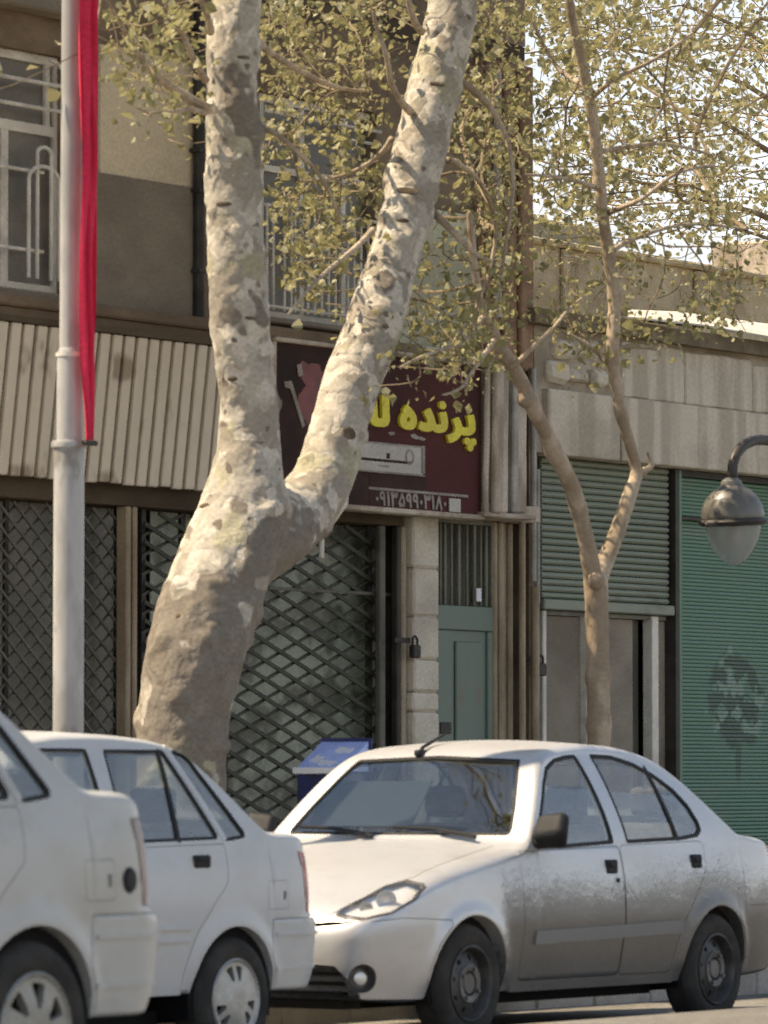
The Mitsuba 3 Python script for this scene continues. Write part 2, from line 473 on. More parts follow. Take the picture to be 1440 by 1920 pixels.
# upstairs wall with its two window openings
w1 = (at_x(-40, YB), at_z(40, 545, YB), at_x(119, YB), at_z(40, 92, YB))
w2 = (at_x(484, YB), at_z(595, 607, YB), at_x(705, YB), at_z(595, 190, YB))
x890 = at_x(888, YB)
up = wall_poly(XM, x890, Z_LEDGE, Z_TOP, [w1, w2])
put(B + '__upper_wall', prism(up, YB, YB + .28), 'dark_wall')
put(B + '__cream_panel', box(at_x(181, YB), at_x(366, YB), YB - .02, YB - .002, at_z(270, 338, YB), at_z(270, 100, YB)), 'cream_plaster', label='cream plaster panel of the upper wall')
put(B + '__grey_panel', box(at_x(120, YB), at_x(364, YB), YB - .035, YB - .002, Z_LEDGE + .03, at_z(270, 339, YB)), 'grey_plaster', label='grey brown plaster panel under the cream one')
put(B + '__pale_panel', box(at_x(742, YB), at_x(886, YB), YB - .03, YB - .002, at_z(820, 668, YB), at_z(820, 395, YB)), 'pale_wall', label='pale greenish plaster panel above the sign')
put(B + '__lintel', join([box(XM, at_x(118, YB), YB - .16, YB - .003, at_z(50, 26, YB), at_z(50, -4, YB), .015), box(XM, at_x(118, YB), YB - .10, YB - .004, at_z(50, -6, YB), at_z(50, -40, YB))]), 'grey_plaster')
put(B + '__corner_pier', box(x890 + .004, XR, YB - .06, YB + 5.2, at_z(930, 690, YB), Z_TOP), 'brown_brick', label='brown corner pier at the end of the building')
for k in range(3):
    put(B + '__moulding', box(at_x(893 + 31 * k, YB), at_x(905 + 31 * k, YB), YB - .10, YB - .062, at_z(930, 690, YB), Z_TOP - .02, .01), 'brown_brick')
put(B + '__ledge', join([box(XL, at_x(735, YB), YB - .24, YB - .004, Z_LEDGE - .07, Z_LEDGE, .012), box(XL, at_x(735, YB), YB - .20, YB - .004, Z_LEDGE - .15, Z_LEDGE - .074)]), 'dark_wall', label='dark stained slab edge above the fascia')
put(B + '__parapet', prism(wall_poly(at_x(560, YB), XR, Z_TOP + .145, Z_TOP + .75), YB, YB + .25), 'dark_wall')
put(B + '__low_roof', box(XL - .2, XM, YB - .19, YB + 5.4, Z_LEDGE - .018, Z_LEDGE - .002), 'straw_mud')
put(B + '__side_wall', box(XM - .2, XM - .003, YB + .003, YB + 5.2, Z_LEDGE, Z_TOP), 'cream_plaster')
put(B + '__roof', box(XM, XR, YB + .004, YB + 5.2, Z_TOP + .002, Z_TOP + .14), 'fascia_back')
put(B + '__rear_wall', join([box(XL, XM - .001, YB + 5.22, YB + 5.39, PAVE, Z_LEDGE - .02), box(XM, XR, YB + 5.22, YB + 5.4, PAVE, Z_TOP), box(XL - .19, XL - .004, YB, YB + 5.39, PAVE, Z_LEDGE - .02)]), 'dark_wall')
put(B + '__upper_floor', box(XL, XR - .01, YB + .01, YB + 5.2, Z_LEDGE - .25, Z_LEDGE - .02), 'fascia_back')
put(B + '__room_wall', box(XM, XR - .2, YB + 2.4, YB + 2.5, Z_LEDGE, Z_TOP), 'curtain')


def tilted_strip(x0, x1, z0, z1, t0, t1, lean, thick):
    """a strip whose foot sits at depth t0 and whose head leans out towards the street by lean"""
    m = box(x0, x1, t0 - thick, t0, z0, z1, min(.006, thick / 3))
    v = np.array(m.vertices)
    v[:, 1] -= lean * (v[:, 2] - z0) / (z1 - z0)
    return trimesh.Trimesh(v, m.faces, process=False)


FZ1 = Z_LEDGE - .155
xa, xb = at_x(-300, YB - .1), at_x(402, YB - .1)
put(B + '__fascia', tilted_strip(xa, xb, Z_FB, FZ1, YB - .06, 0, .10, .03), 'fascia_back')
pitch = (at_x(310, YB) - at_x(195, YB)) / 5.05
n = int((xb - xa) / pitch)
for i in range(n):
    x0 = xb - (i + 1) * pitch
    put(B + '__slat', tilted_strip(x0 + .035, x0 + pitch, Z_FB - .012 + .012 * RNG.random(), FZ1 - .01, YB - .094, 0, .10, .03 + .004 * RNG.random()), 'slat_paint')
put(B + '__fascia_rail', box(xa, xb, YB - .24, YB - .10, FZ1 - .005, FZ1 + .03), 'fascia_back')

# ground floor: piers, gates, the stone pillar and the door
zg = Z_FB - .02
yg = YB + .10
put(B + '__header', box(XL, at_x(762, YB), YB + .02, YB + .24, zg - .10, zg + .35), 'fascia_back')
put(B + '__shop_floor', box(XL, XR, YB - .13, YB + 5.2, -.3, PAVE + .02), 'paving')
xp0, xp1 = at_x(243, YB), at_x(269, YB)
for i, (a, b) in enumerate(((243, 252), (256, 264))):
    put(B + '__gate_post', box(at_x(a, YB), at_x(b, YB), YB + .02, YB + .10, PAVE, zg - .102, .008), 'bare_post')
put(B + '__gate_post', box(at_x(720, YB), at_x(731, YB), YB + .03, YB + .07, PAVE, zg - .102, .008), 'lattice_grey')
put(B + '__gate_post', box(at_x(745, YB), at_x(753, YB), YB + .0, YB + .05, PAVE, zg - .102, .008), 'dark_metal')
put(B + '__gate_post', box(at_x(754, YB), at_x(763, YB), YB + .0, YB + .04, PAVE, zg - .102, .008), 'bare_post')


def lattice(gate, x0, x1, z0, z1, dx, dz, w, bsdf, y0):
    """crossing flat bars of a folding gate, pivoted where they cross"""
    room = sbox(x0, z0, x1, z1)
    W, Hh = x1 - x0, z1 - z0
    for s, yy in ((-1, y0), (1, y0 + .022)):
        k = -1
        span = int((W / dx * dz + Hh) / dz) + 2
        for k in range(span):
            zc = z0 - (W / dx * dz if s > 0 else 0) + k * dz * 1.0 + (0.0 if s > 0 else 0.0)
            ln = LineString([(x0, zc), (x1, zc + W / dx * dz)]) if s > 0 else LineString([(x0, zc), (x1, zc - W / dx * dz)])
            ln = ln.intersection(room)
            if ln.is_empty or ln.length < .12: continue
            (p, q) = list(ln.coords)[0], list(ln.coords)[-1]
            j = RNG.normal(0, .004, 2)
            put(gate + '__bar', bar2((p[0], p[1] + j[0]), (q[0], q[1] + j[1]), w if s < 0 else w * .7, yy, yy + .012), bsdf)


g1 = numbered(B + '__lattice_gate')
labels[g1] = {'label': 'dusty grey folding lattice gate left of the bare posts'}
lattice(g1, at_x(-60, yg), at_x(240, yg), PAVE + .05, zg - .12, .155, .12, .016, 'lattice_grey', yg)
for px in (20, 165, 228):
    put(g1 + '__upright', box(at_x(px, yg), at_x(px + 7, yg), yg + .04, yg + .06, PAVE + .03, zg - .105), 'dark_metal')
g2 = numbered(B + '__lattice_gate')
labels[g2] = {'label': 'dark green folding lattice gate behind the big tree'}
lattice(g2, at_x(272, yg), at_x(718, yg), PAVE + .05, zg - .12, .34, .118, .026, 'lattice_green', yg)
for px in (276, 350, 430, 700, 738):
    put(g2 + '__upright', box(at_x(px, yg), at_x(px + 8, yg), yg + .04, yg + .065, PAVE + .03, zg - .105), 'dark_metal')
put(g2 + '__rail', bar2((at_x(500, yg), at_z(600, 1108, yg)), (at_x(742, yg), at_z(600, 1108, yg)), .02, yg - .02, yg - .008), 'lattice_grey')
yb = YB + .55
ygl = YB + .24
put(B + '__shop_window', box(at_x(282, ygl), at_x(742, ygl), ygl, ygl + .006, PAVE + .05, zg - .105), 'blotchy_glass', label='pale blotched shop window behind the green lattice')
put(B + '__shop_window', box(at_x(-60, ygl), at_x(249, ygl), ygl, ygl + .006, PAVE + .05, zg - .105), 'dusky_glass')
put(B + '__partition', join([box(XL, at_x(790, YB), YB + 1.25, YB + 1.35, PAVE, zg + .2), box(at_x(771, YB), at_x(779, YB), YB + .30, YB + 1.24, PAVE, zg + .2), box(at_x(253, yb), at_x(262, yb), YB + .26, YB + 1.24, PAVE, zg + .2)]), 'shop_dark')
# stone pillar of stacked blocks
zs_ = [PAVE] + [at_z(790, py, YB) for py in (1335, 1298, 1237, 1157, 1066)] + [at_z(790, 966, YB)]
pil = numbered(B + '__stone_pillar')
for a, b in zip(zs_[:-1], zs_[1:]):
    o = RNG.random(2) * .012
    put(pil + '__block', box(at_x(766, YB) + o[0], at_x(815, YB) - o[1], YB - .035 - o[1], YB + .06, a + .006, b - .006, .014), 'pillar_stone')
put(pil + '__core', box(at_x(770, YB), at_x(812, YB), YB - .025, YB + .058, PAVE, zs_[-1] - .01), 'rough_stone')

# green door with a barred light over it
D = numbered(B + '__door')
labels[D] = {'label': 'narrow faded green panelled door with a barred light above it'}
yd = YB + .012
dx0, dx1 = at_x(818, yd), at_x(926, yd)
zt_, zr1, zr0 = at_z(870, 974, yd), at_z(870, 1136, yd), at_z(870, 1182, yd)
stile = at_x(850, yd) - dx0
put(D + '__rail', box(dx0, dx1, yd, yd + .05, zr0, zr1, .006), 'door_green')
put(D + '__rail', box(dx0, dx1, yd, yd + .05, PAVE + .02, PAVE + .3, .006), 'door_green')
put(D + '__stile', box(dx0 + .012, dx0 + stile, yd + .003, yd + .047, PAVE + .302, zr0 - .003, .006), 'door_green')
put(D + '__stile', box(at_x(916, yd), dx1, yd + .003, yd + .047, PAVE + .302, zr0 - .003, .006), 'door_green')
put(D + '__panel', join([box(dx0 + stile + .002, at_x(916, yd) - .002, yd + .024, yd + .04, PAVE + .302, zr0 - .003), box(at_x(857, yd), at_x(907, yd), yd + .006, yd + .0235, PAVE + .36, zr0 - .07, .01)]), 'door_green')
put(D + '__letter_slot', box(at_x(825, yd), at_x(845, yd), yd - .006, yd + .0025, at_z(835, 1376, yd), at_z(835, 1354, yd), .004), 'dark_metal')
put(D + '__light_frame', join([box(dx0, dx1, yd, yd + .05, zt_ - .03, zt_), box(dx0, dx0 + .03, yd, yd + .05, zr1 + .002, zt_ - .031), box(dx1 - .03, dx1, yd, yd + .05, zr1 + .002, zt_ - .031)]), 'grille_green')
for i, px in enumerate((829, 838, 850, 864, 879, 893, 905, 915)):
    w = (.018, .03)[i % 2]
    put(D + '__grille_bar', box(at_x(px, yd) - w / 2, at_x(px, yd) + w / 2, yd + .008, yd + .026, zr1 + .002, zt_ - .032, .004), 'grille_green')
put(D + '__dark_light', box(dx0 + .03, dx1 - .03, yd + .045, yd + .05, zr1 + .002, zt_ - .031), 'shop_dark')
put(D + '__tag', box(at_x(893, yd), at_x(902, yd), yd - .004, yd + .006, at_z(897, 1128, yd), at_z(897, 1103, yd), .003), 'box_white', label='small white tag stuck on the door grille')
put(B + '__door_lintel', box(at_x(816, YB), XR, YB - .12, YB + .25, zt_ + .003, zt_ + .11, .008), 'weathered_board')
for a, b, d in ((927, 934, .0), (935, 943, -.015), (944, 953, .012), (954, 962, -.004)):
    put(B + '__door_post', box(at_x(a, YB), at_x(b, YB), YB + d, YB + .055, PAVE, zt_, .01), 'bare_post')
put(B + '__side_recess', box(at_x(964, YB), XR, YB + .26, YB + .36, PAVE, zt_ + .6), 'shop_dark')
put(B + '__sign_backing', box(at_x(400, YB), at_x(986, YB), YB + .03, YB + .25, zt_ + .12, Z_LEDGE - .16), 'dark_wall')


# upstairs windows
def window_left():
    W = numbered(B + '__window')
    labels[W] = {'label': 'upstairs window with pale frame and arched bars at the left edge'}
    yw = YB + .05
    x0, x1 = w1[0] + .004, w1[2] - .004
    z0, z1 = w1[1] + .004, w1[3] - .004
    fr = [box(x0, x1, yw, yw + .05, z0, z0 + .05), box(x0, x1, yw, yw + .05, z1 - .05, z1)]
    zm = at_z(60, 241, yw)
    fr += [box(x0, x1, yw, yw + .052, zm - .03, zm + .03), box(at_x(0, yw), at_x(14, yw), yw + .004, yw + .048, z0 + .051, zm - .031)]
    fr += [box(x1 - .035, x1, yw + .001, yw + .049, z0 + .051, z1 - .051), box(at_x(83, yw), at_x(91, yw), yw + .001, yw + .049, zm + .031, z1 - .051)]
    put(W + '__frame', join(fr), 'white_frame')
    put(W + '__pane', box(x0, x1, yw + .022, yw + .027, z0, z1), 'dull_pane')
    yb_ = YB - .05
    for py in (148, 196):
        a, b = at(0, py - 5, yb_), at(116, py + 13, yb_)
        zz = (a[2] + b[2]) / 2
        put(W + '__bar', tube([[x0 - .2, yb_, zz], [x1 + .03, yb_, zz]], .012, 6), 'white_frame')
    for py in (313, 463):
        zz = at_z(20, py, yb_)
        put(W + '__bar', tube([[x0 - .2, yb_ + .02, zz], [at_x(84, yb_), yb_ + .02, zz]], .011, 6), 'white_frame')
    # arched bars: a tall pair inside a low pair
    for pa, pb, ptop, side in ((68, 94, 276, 0), (52, 109, 312, 0)):
        xa_, xb_ = at_x(pa, yb_), at_x(pb, yb_)
        zt2, zb2 = at_z(80, ptop, yb_), at_z(80, 524, yb_)
        r = (xb_ - xa_) / 2
        pts = [[xa_, yb_, zb2]] + [[xa_ + r - r * math.cos(t), yb_, zt2 - r * .55 + r * .55 * math.sin(t)] for t in np.linspace(0, math.pi, 13)] + [[xb_, yb_, zb2]]
        put(W + '__bar', tube(pts, .012, 6), 'white_frame')
    # quarter circle brace in the top corner
    cx, cz = at_x(93, yb_), at_z(95, 112, yb_)
    pts = [[cx + .20 * math.sin(t), yb_ + .01, cz - .20 + .20 * math.cos(t)] for t in np.linspace(0, 1.4, 9)]
    put(W + '__bar', tube(pts, .012, 6), 'white_frame')
    put(W + '__sill', box(x0 - .05, x1 + .04, YB - .09, YB + .045, z0 - .05, z0 - .006, .01), 'grey_plaster')


def window_right():
    W = numbered(B + '__window')
    labels[W] = {'label': 'upstairs window with pale frame and upright bars behind the two tree limbs'}
    yw = YB + .05
    x0, x1, z0, z1 = w2[0] + .004, w2[2] - .004, w2[1] + .004, w2[3] - .004
    fr = [box(x0, x1, yw, yw + .05, z0, z0 + .045), box(x0, x1, yw, yw + .05, z1 - .05, z1)]
    for px in (486, 562, 640, 700):
        fr.append(box(at_x(px, yw), at_x(px + 8, yw), yw + .001, yw + .049, z0 + .046, z1 - .051))
    zm = at_z(590, 330, yw)
    fr.append(box(x0, x1, yw - .001, yw + .051, zm - .02, zm + .02))
    put(W + '__frame', join(fr), 'white_frame')
    put(W + '__pane', box(x0, x1, yw + .022, yw + .027, z0, z1), 'dull_pane')
    yb_ = YB - .04
    for px in (500, 512, 533, 546, 553, 577, 590, 603, 616, 629, 652, 664, 677, 690):
        put(W + '__bar', tube([[at_x(px, yb_), yb_, z0 + .04], [at_x(px, yb_), yb_, at_z(590, 395, yb_)]], .009, 6), 'white_frame')
    for py in (398, 585):
        put(W + '__bar', tube([[x0, yb_, at_z(590, py, yb_)], [x1, yb_, at_z(590, py, yb_)]], .01, 6), 'white_frame')
    for py in (225, 250):
        put(W + '__bar', tube([[x0, yb_, at_z(590, py, yb_)], [x1, yb_, at_z(590, py, yb_)]], .01, 6), 'white_frame')
    put(W + '__sill', box(x0 - .04, x1 + .04, YB - .08, YB + .045, z0 - .045, z0 - .006, .01), 'grey_plaster')


window_left()
window_right()
xd = at_x(372, YB - .06)
put(B + '__drain_pipe', join([tube([[xd, YB - .06, Z_LEDGE + .02], [xd, YB - .06, Z_TOP - .05]], .035, 10)] + [box(xd - .05, xd + .05, YB - .10, YB - .003, at_z(372, py, YB), at_z(372, py - 7, YB)) for py in (60, 290, 365, 515)]), 'dark_metal')
xd = at_x(926, YB - .1)
put(B + '__drain_pipe', tube([[xd, YB - .13, at_z(926, 600, YB)], [xd, YB - .13, Z_TOP - .05]], .028, 10), 'pipe_white')

# ---------------------------------------------------------------- shop sign
YS = 18.28
S = thing('shop_sign', 'maroon shop sign with fat yellow lettering and a white label, behind the leaning limb', 'sign')
sx0, sx1 = at_x(512, YS), at_x(902, YS)
sz0, sz1 = at_z(770, 955, YS), at_z(770, 672, YS)
put(S + '__board', box(sx0, sx1, YS, YS + .10, sz0, sz1), 'maroon')
put(S + '__frame', join([box(sx0, sx1, YS - .03, YS + .11, sz0 - .035, sz0 - .002, .006), box(sx0, sx1, YS - .03, YS + .11, sz1 + .002, sz1 + .03, .006)]), 'weathered_board')
put(S + '__frame', box(sx0 - .035, sx0 - .002, YS - .03, YS + .11, sz0, sz1, .006), 'weathered_board')
put(S + '__dark_panel', box(sx0 + .02, at_x(690, YS), YS - .004, YS - .0005, sz0 + .01, sz1 - .01), 'sign_dark')
put(S + '__dark_panel', box(at_x(692, YS), at_x(800, YS), YS - .004, YS - .0005, sz0 + .01, at_z(745, 888, YS)), 'sign_dark')


def blob(px, py, rx, rz, seed, y, thick, n=22, rough=.25):
    c = at(px, py, y)
    rg = np.random.default_rng(seed)
    a = np.linspace(0, 2 * np.pi, n, endpoint=False)
    r = 1 + rough * (np.convolve(np.tile(rg.normal(0, 1, n), 3), np.ones(3) / 3, 'same')[n:2 * n])
    return prism(Polygon(np.stack([c[0] + rx * r * np.cos(a), c[2] + rz * r * np.sin(a)], 1)).buffer(0), y - thick, y)


put(S + '__red_picture', join([blob(585, 705, .14, .10, 3, YS - .0045, .003), blob(578, 755, .10, .13, 4, YS - .0045, .0035)]), 'sign_red')
put(S + '__white_stroke', join([bar2((at_x(543, YS), at_z(543, 722, YS)), (at_x(567, YS), at_z(567, 800, YS)), .035, YS - .011, YS - .008), blob(541, 722, .05, .025, 5, YS - .008, .0045), bar2((at_x(558, YS), at_z(558, 683, YS)), (at_x(561, YS), at_z(561, 705, YS)), .05, YS - .012, YS - .009)]), 'sign_pale')

GLYPHS = {"word":[[[[687,-220],[687,-212],[690,-205],[699,-199],[712,-201],[719,-212],[717,-225],[707,-232],[694,-230]]],[[[543,-230],[531,-195],[551,-189],[569,-179],[578,-170],[584,-158],[585,-145],[583,-136],[568,-103],[602,-88],[614,-112],[620,-131],[625,-139],[636,-143],[661,-142],[670,-139],[676,-129],[675,-111],[665,-74],[701,-65],[711,-101],[713,-135],[710,-149],[704,-160],[697,-167],[675,-177],[654,-180],[633,-180],[618,-173],[605,-195],[590,-209],[570,-221]]],[[[666,-254],[666,-246],[669,-239],[678,-233],[689,-234],[695,-239],[698,-246],[696,-259],[686,-266],[673,-264]]],[[[646,-220],[646,-212],[649,-205],[658,-199],[669,-200],[675,-205],[678,-212],[676,-225],[666,-232],[653,-230]]],[[[339,-166],[353,-133],[376,-140],[388,-140],[397,-135],[399,-131],[397,-116],[375,-76],[407,-56],[410,-55],[412,-57],[422,-73],[437,-105],[446,-133],[450,-139],[461,-143],[481,-141],[488,-136],[490,-130],[489,-112],[479,-74],[515,-65],[525,-101],[527,-137],[520,-158],[507,-171],[484,-179],[457,-180],[442,-176],[428,-166],[410,-177],[396,-180],[376,-180],[350,-174],[340,-169]]],[[[478,-31],[480,-17],[484,-12],[492,-8],[500,-8],[507,-11],[514,-22],[514,-31],[511,-38],[500,-45],[492,-45],[485,-42]]],[[[218,-144],[218,-130],[221,-118],[232,-98],[245,-84],[236,-76],[260,-49],[284,-66],[303,-85],[312,-98],[319,-114],[321,-139],[318,-150],[306,-168],[288,-178],[261,-180],[241,-175],[230,-168],[224,-161]],[[254,-135],[258,-142],[266,-145],[277,-144],[284,-138],[286,-133],[285,-122],[281,-113],[270,-103],[256,-118],[253,-127]]],[[[27,-148],[22,-12],[59,-12],[66,-132],[72,-141],[93,-143],[103,-138],[105,-129],[100,-12],[138,-12],[143,-141],[140,-155],[129,-170],[111,-178],[70,-180],[49,-176],[34,-166]]]],"num":[[[[1230,-93],[1233,-87],[1253,-68],[1267,-80],[1278,-92],[1278,-95],[1254,-117]]],[[[1079,-151],[1108,-83],[1131,-14],[1161,-10],[1183,-79],[1212,-151],[1181,-162],[1167,-127],[1146,-62],[1129,-113],[1109,-162]]],[[[1024,-80],[1011,-16],[1018,-14],[1043,-9],[1051,-42],[1058,-90],[1061,-159],[1030,-159],[1030,-132]]],[[[875,-20],[876,-16],[906,-9],[913,-36],[917,-41],[923,-41],[926,-39],[931,-17],[954,-20],[953,-38],[962,-41],[967,-35],[964,-16],[989,-10],[994,-27],[995,-46],[991,-57],[986,-63],[974,-69],[956,-70],[947,-67],[942,-62],[932,-70],[919,-72],[924,-121],[924,-160],[894,-160],[894,-132],[890,-96],[883,-52]]],[[[803,-93],[806,-87],[826,-68],[840,-80],[851,-92],[851,-95],[827,-117]]],[[[675,-66],[675,-51],[678,-39],[687,-24],[695,-17],[716,-9],[736,-10],[748,-16],[757,-26],[765,-47],[770,-114],[776,-155],[748,-159],[743,-138],[739,-98],[711,-100],[694,-95],[679,-80]],[[707,-59],[711,-67],[719,-70],[729,-70],[737,-67],[732,-47],[722,-39],[714,-40],[708,-44],[706,-50]]],[[[556,-66],[556,-51],[559,-39],[568,-24],[576,-17],[597,-9],[617,-10],[629,-16],[638,-26],[646,-47],[651,-114],[657,-155],[629,-159],[624,-138],[620,-98],[592,-100],[575,-95],[560,-80]],[[587,-58],[592,-67],[600,-70],[610,-70],[618,-67],[613,-47],[603,-39],[595,-40],[589,-44]]],[[[426,-130],[427,-106],[435,-83],[446,-64],[465,-40],[457,-30],[479,-10],[512,-48],[530,-79],[538,-107],[538,-123],[533,-141],[524,-153],[511,-159],[492,-157],[482,-149],[471,-157],[452,-159],[439,-154],[433,-148]],[[457,-108],[460,-128],[468,-129],[472,-121],[472,-113],[492,-113],[492,-121],[495,-129],[502,-129],[507,-123],[508,-117],[504,-98],[497,-82],[484,-63],[472,-76],[460,-98]]],[[[287,-20],[288,-16],[318,-9],[325,-36],[329,-41],[335,-41],[338,-39],[343,-17],[366,-20],[365,-38],[374,-41],[379,-35],[376,-16],[401,-10],[406,-27],[407,-46],[403,-57],[398,-63],[386,-69],[368,-70],[359,-67],[354,-62],[344,-70],[331,-72],[336,-121],[336,-160],[306,-160],[306,-132],[302,-96],[295,-52]]],[[[226,-80],[213,-16],[220,-14],[245,-9],[253,-42],[260,-90],[263,-159],[232,-159],[232,-132]]],[[[89,-66],[89,-51],[92,-39],[101,-24],[109,-17],[130,-9],[150,-10],[162,-16],[171,-26],[179,-47],[184,-114],[190,-155],[162,-159],[157,-138],[153,-98],[125,-100],[108,-95],[93,-80]],[[121,-59],[125,-67],[133,-70],[143,-70],[151,-67],[146,-47],[136,-39],[128,-40],[122,-44],[120,-50]]],[[[22,-93],[25,-87],[45,-68],[59,-80],[70,-92],[70,-95],[46,-117]]]]}


def lettering(name, px0, px1, py0, py1, y, thick):
    polys = [Polygon(g[0], g[1:]).buffer(0) for g in GLYPHS[name]]
    shp = shapely.union_all(polys).buffer(5.0 if name == 'word' else 0)
    a, b, c, d = shp.bounds
    X0, X1 = at_x(px0, y), at_x(px1, y)
    m = (px0 + px1) / 2
    Z0, Z1 = at_z(m, py1, y), at_z(m, py0, y)
    k, l = (X1 - X0) / (c - a), (Z1 - Z0) / (d - b)
    shp = affinity.affine_transform(shp, [k, 0, 0, l, X0 - a * k, Z0 - b * l])
    return [prism(g, y - thick, y) for g in shp.geoms]


for m in lettering('word', 688, 889, 748, 838, YS - .001, .02): put(S + '__letter', m, 'sign_yellow')
for m in lettering('num', 704, 836, 925, 953, YS - .005, .004): put(S + '__digit', m, 'sign_pale')
put(S + '__number_badge', box(at_x(840, YS), at_x(861, YS), YS - .012, YS - .005, at_z(850, 960, YS), at_z(850, 935, YS)), 'sign_white')
put(S + '__pale_line', box(at_x(690, YS), at_x(876, YS), YS - .007, YS - .0045, at_z(780, 925, YS), at_z(780, 920, YS)), 'sign_pale')
lb = numbered(S + '__label')
labels[lb] = {'label': 'white machine picture in the middle of the sign'}
put(lb + '__plate', box(at_x(655, YS), at_x(791, YS), YS - .010, YS - .0045, at_z(735, 886, YS), at_z(735, 834, YS), .002), 'sign_white')
put(lb + '__rim', join([box(at_x(655, YS), at_x(793, YS), YS - .016, YS - .0105, at_z(735, q + 3, YS), at_z(735, q, YS)) for q in (832, 886)] + [box(at_x(788, YS), at_x(793, YS), YS - .0165, YS - .0105, at_z(790, 888, YS), at_z(790, 836, YS))]), 'sign_pale')
put(lb + '__groove', box(at_x(660, YS), at_x(768, YS), YS - .014, YS - .0102, at_z(715, 866, YS), at_z(715, 861, YS)), 'sign_dark')
put(lb + '__slot', box(at_x(722, YS), at_x(728, YS), YS - .013, YS - .0102, at_z(725, 860, YS), at_z(725, 850, YS)), 'sign_dark')
put(lb + '__slot', box(at_x(707, YS), at_x(726, YS), YS - .0125, YS - .0102, at_z(716, 876, YS), at_z(716, 872, YS)), 'sign_pale')
c = at(768, 857, YS - .0102)
dm = trimesh.creation.annulus(.035, .05, .004, sections=24)
dm.apply_transform(trimesh.transformations.rotation_matrix(math.pi / 2, [1, 0, 0])); dm.apply_translation([c[0], YS - .0125, c[2]])
put(lb + '__dial', dm, 'sign_pale')
put(S + '__small_text', join([blob(p, q, .035, .012, 20 + i, YS - .001, .004) for i, (p, q) in enumerate(((733, 813), (775, 817), (783, 821), (791, 823)))]), 'sign_pale', kind='stuff')

# weathered upright boards at the right end of the sign
bd = thing('board_frame', 'weathered pale upright boards and pipes at the right end of the maroon sign', 'boards')
for a, b, t, y0, y1, bs in ((897, 905, 690, -.05, -.02, 'weathered_board'), (908, 924, 690, -.08, -.04, 'weathered_board'), (934, 948, 695, -.02, .02, 'weathered_board'), (957, 968, 715, -.02, .05, 'pipe_white'), (970, 990, 740, .01, .05, 'weathered_board')):
    zt2, zb2 = at_z((a + b) / 2, t, YS), at_z((a + b) / 2, 962, YS)
    m = box(at_x(a, YS), at_x(b, YS), YS + y0, YS + y1, zb2, zt2, .01)
    m = m.subdivide().subdivide().subdivide()
    v = np.array(m.vertices)
    v[:, 0] += .03 * (meshkit.fbm(np.stack([v[:, 0] * 0 + a, v[:, 1] * 0, v[:, 2] * 2.2], 1), 3) - .5) - .03 * (v[:, 2] - zb2) * -1
    put(bd + '__board', trimesh.Trimesh(v, m.faces, process=False), bs)
put(bd + '__foot_rail', box(at_x(895, YS), at_x(992, YS), YS - .06, YS + .14, at_z(940, 972, YS), at_z(940, 963, YS), .008), 'weathered_board')
put(bd + '__head_rail', box(at_x(730, YS), at_x(948, YS), YS - .07, YS + .12, at_z(840, 681, YS), at_z(840, 673, YS), .008), 'weathered_board')
put(bd + '__head_rail', box(at_x(735, YS), at_x(900, YS), YS + .03, YS + .12, at_z(820, 658, YS), at_z(820, 650, YS), .008), 'weathered_board')

t = thing('tube_lamp', 'thin pale tube hanging upright under the maroon sign', 'tube')
c0, c1 = at(603, 958, 18.32), at(603, 1046, 18.32)
put(t + '__tube', tube([[c0[0], 18.32, c1[2]], [c0[0], 18.32, c0[2] - .02]], .016, 10), 'white_frame')
put(t + '__holder', box(c0[0] - .022, c0[0] + .022, 18.295, 18.345, c0[2] - .02, c0[2] + .012, .004), 'dark_metal')


def padlock(name, px, py, y, label):
    k = thing(name, label, 'padlock')
    c = at(px, py, y)
    body = rbox(c[0] - .045, c[0] + .045, y - .03, y + .012, c[2] - .055, c[2] + .03, .012)
    put(k + '__body', body, 'dark_metal', smooth=35)
    pts = [[c[0] - .028, y - .008, c[2] + .028]] + [[c[0] - .028 * math.cos(a), y - .008, c[2] + .055 + .03 * math.sin(a)] for a in np.linspace(0, math.pi, 9)] + [[c[0] + .028, y - .008, c[2] + .028]]
    put(k + '__shackle', tube(pts, .008, 8), 'dark_metal', smooth=True)
    put(k + '__hasp', box(c[0] - .20, c[0] - .02, y + .0125, y + .02, c[2] + .04, c[2] + .075, .003), 'dark_metal')


padlock('padlock', 776, 1218, YB - .075, 'dark padlock on the stone pillar beside the lattice gate')
padlock('padlock', 1012, 1252, YB - .06, 'dark padlock by the post right of the green door')

# ---------------------------------------------------------------- right building: one storey, stone fascia, roller shutters
C = thing('corner_shop_building', 'single storey shop building with streaked stone fascia and green roller shutters', 'building')
CX0, CX1 = at_x(990, YB), at_x(1440, YB) + 6.0
ZF0, ZF1, ZR = at_z(1240, 875, YB), at_z(1220, 752, YB), at_z(1220, 640, YB)
joints = [at_x(p, YB) for p in (1004, 1141, 1285, 1420)] + [at_x(1440, YB) + .9 * i for i in range(1, 7)]
for a, b in zip(joints[:-1], joints[1:]):
    put(C + '__fascia_slab', box(a + .005, b - .005, YB - .10 - .012 * RNG.random(), YB + .1, ZF0, ZF1 - .01, .008), 'fascia_stone')
put(C + '__fascia_core', box(CX0, CX1, YB - .05, YB + .3, ZF0 + .01, ZR), 'rough_stone')
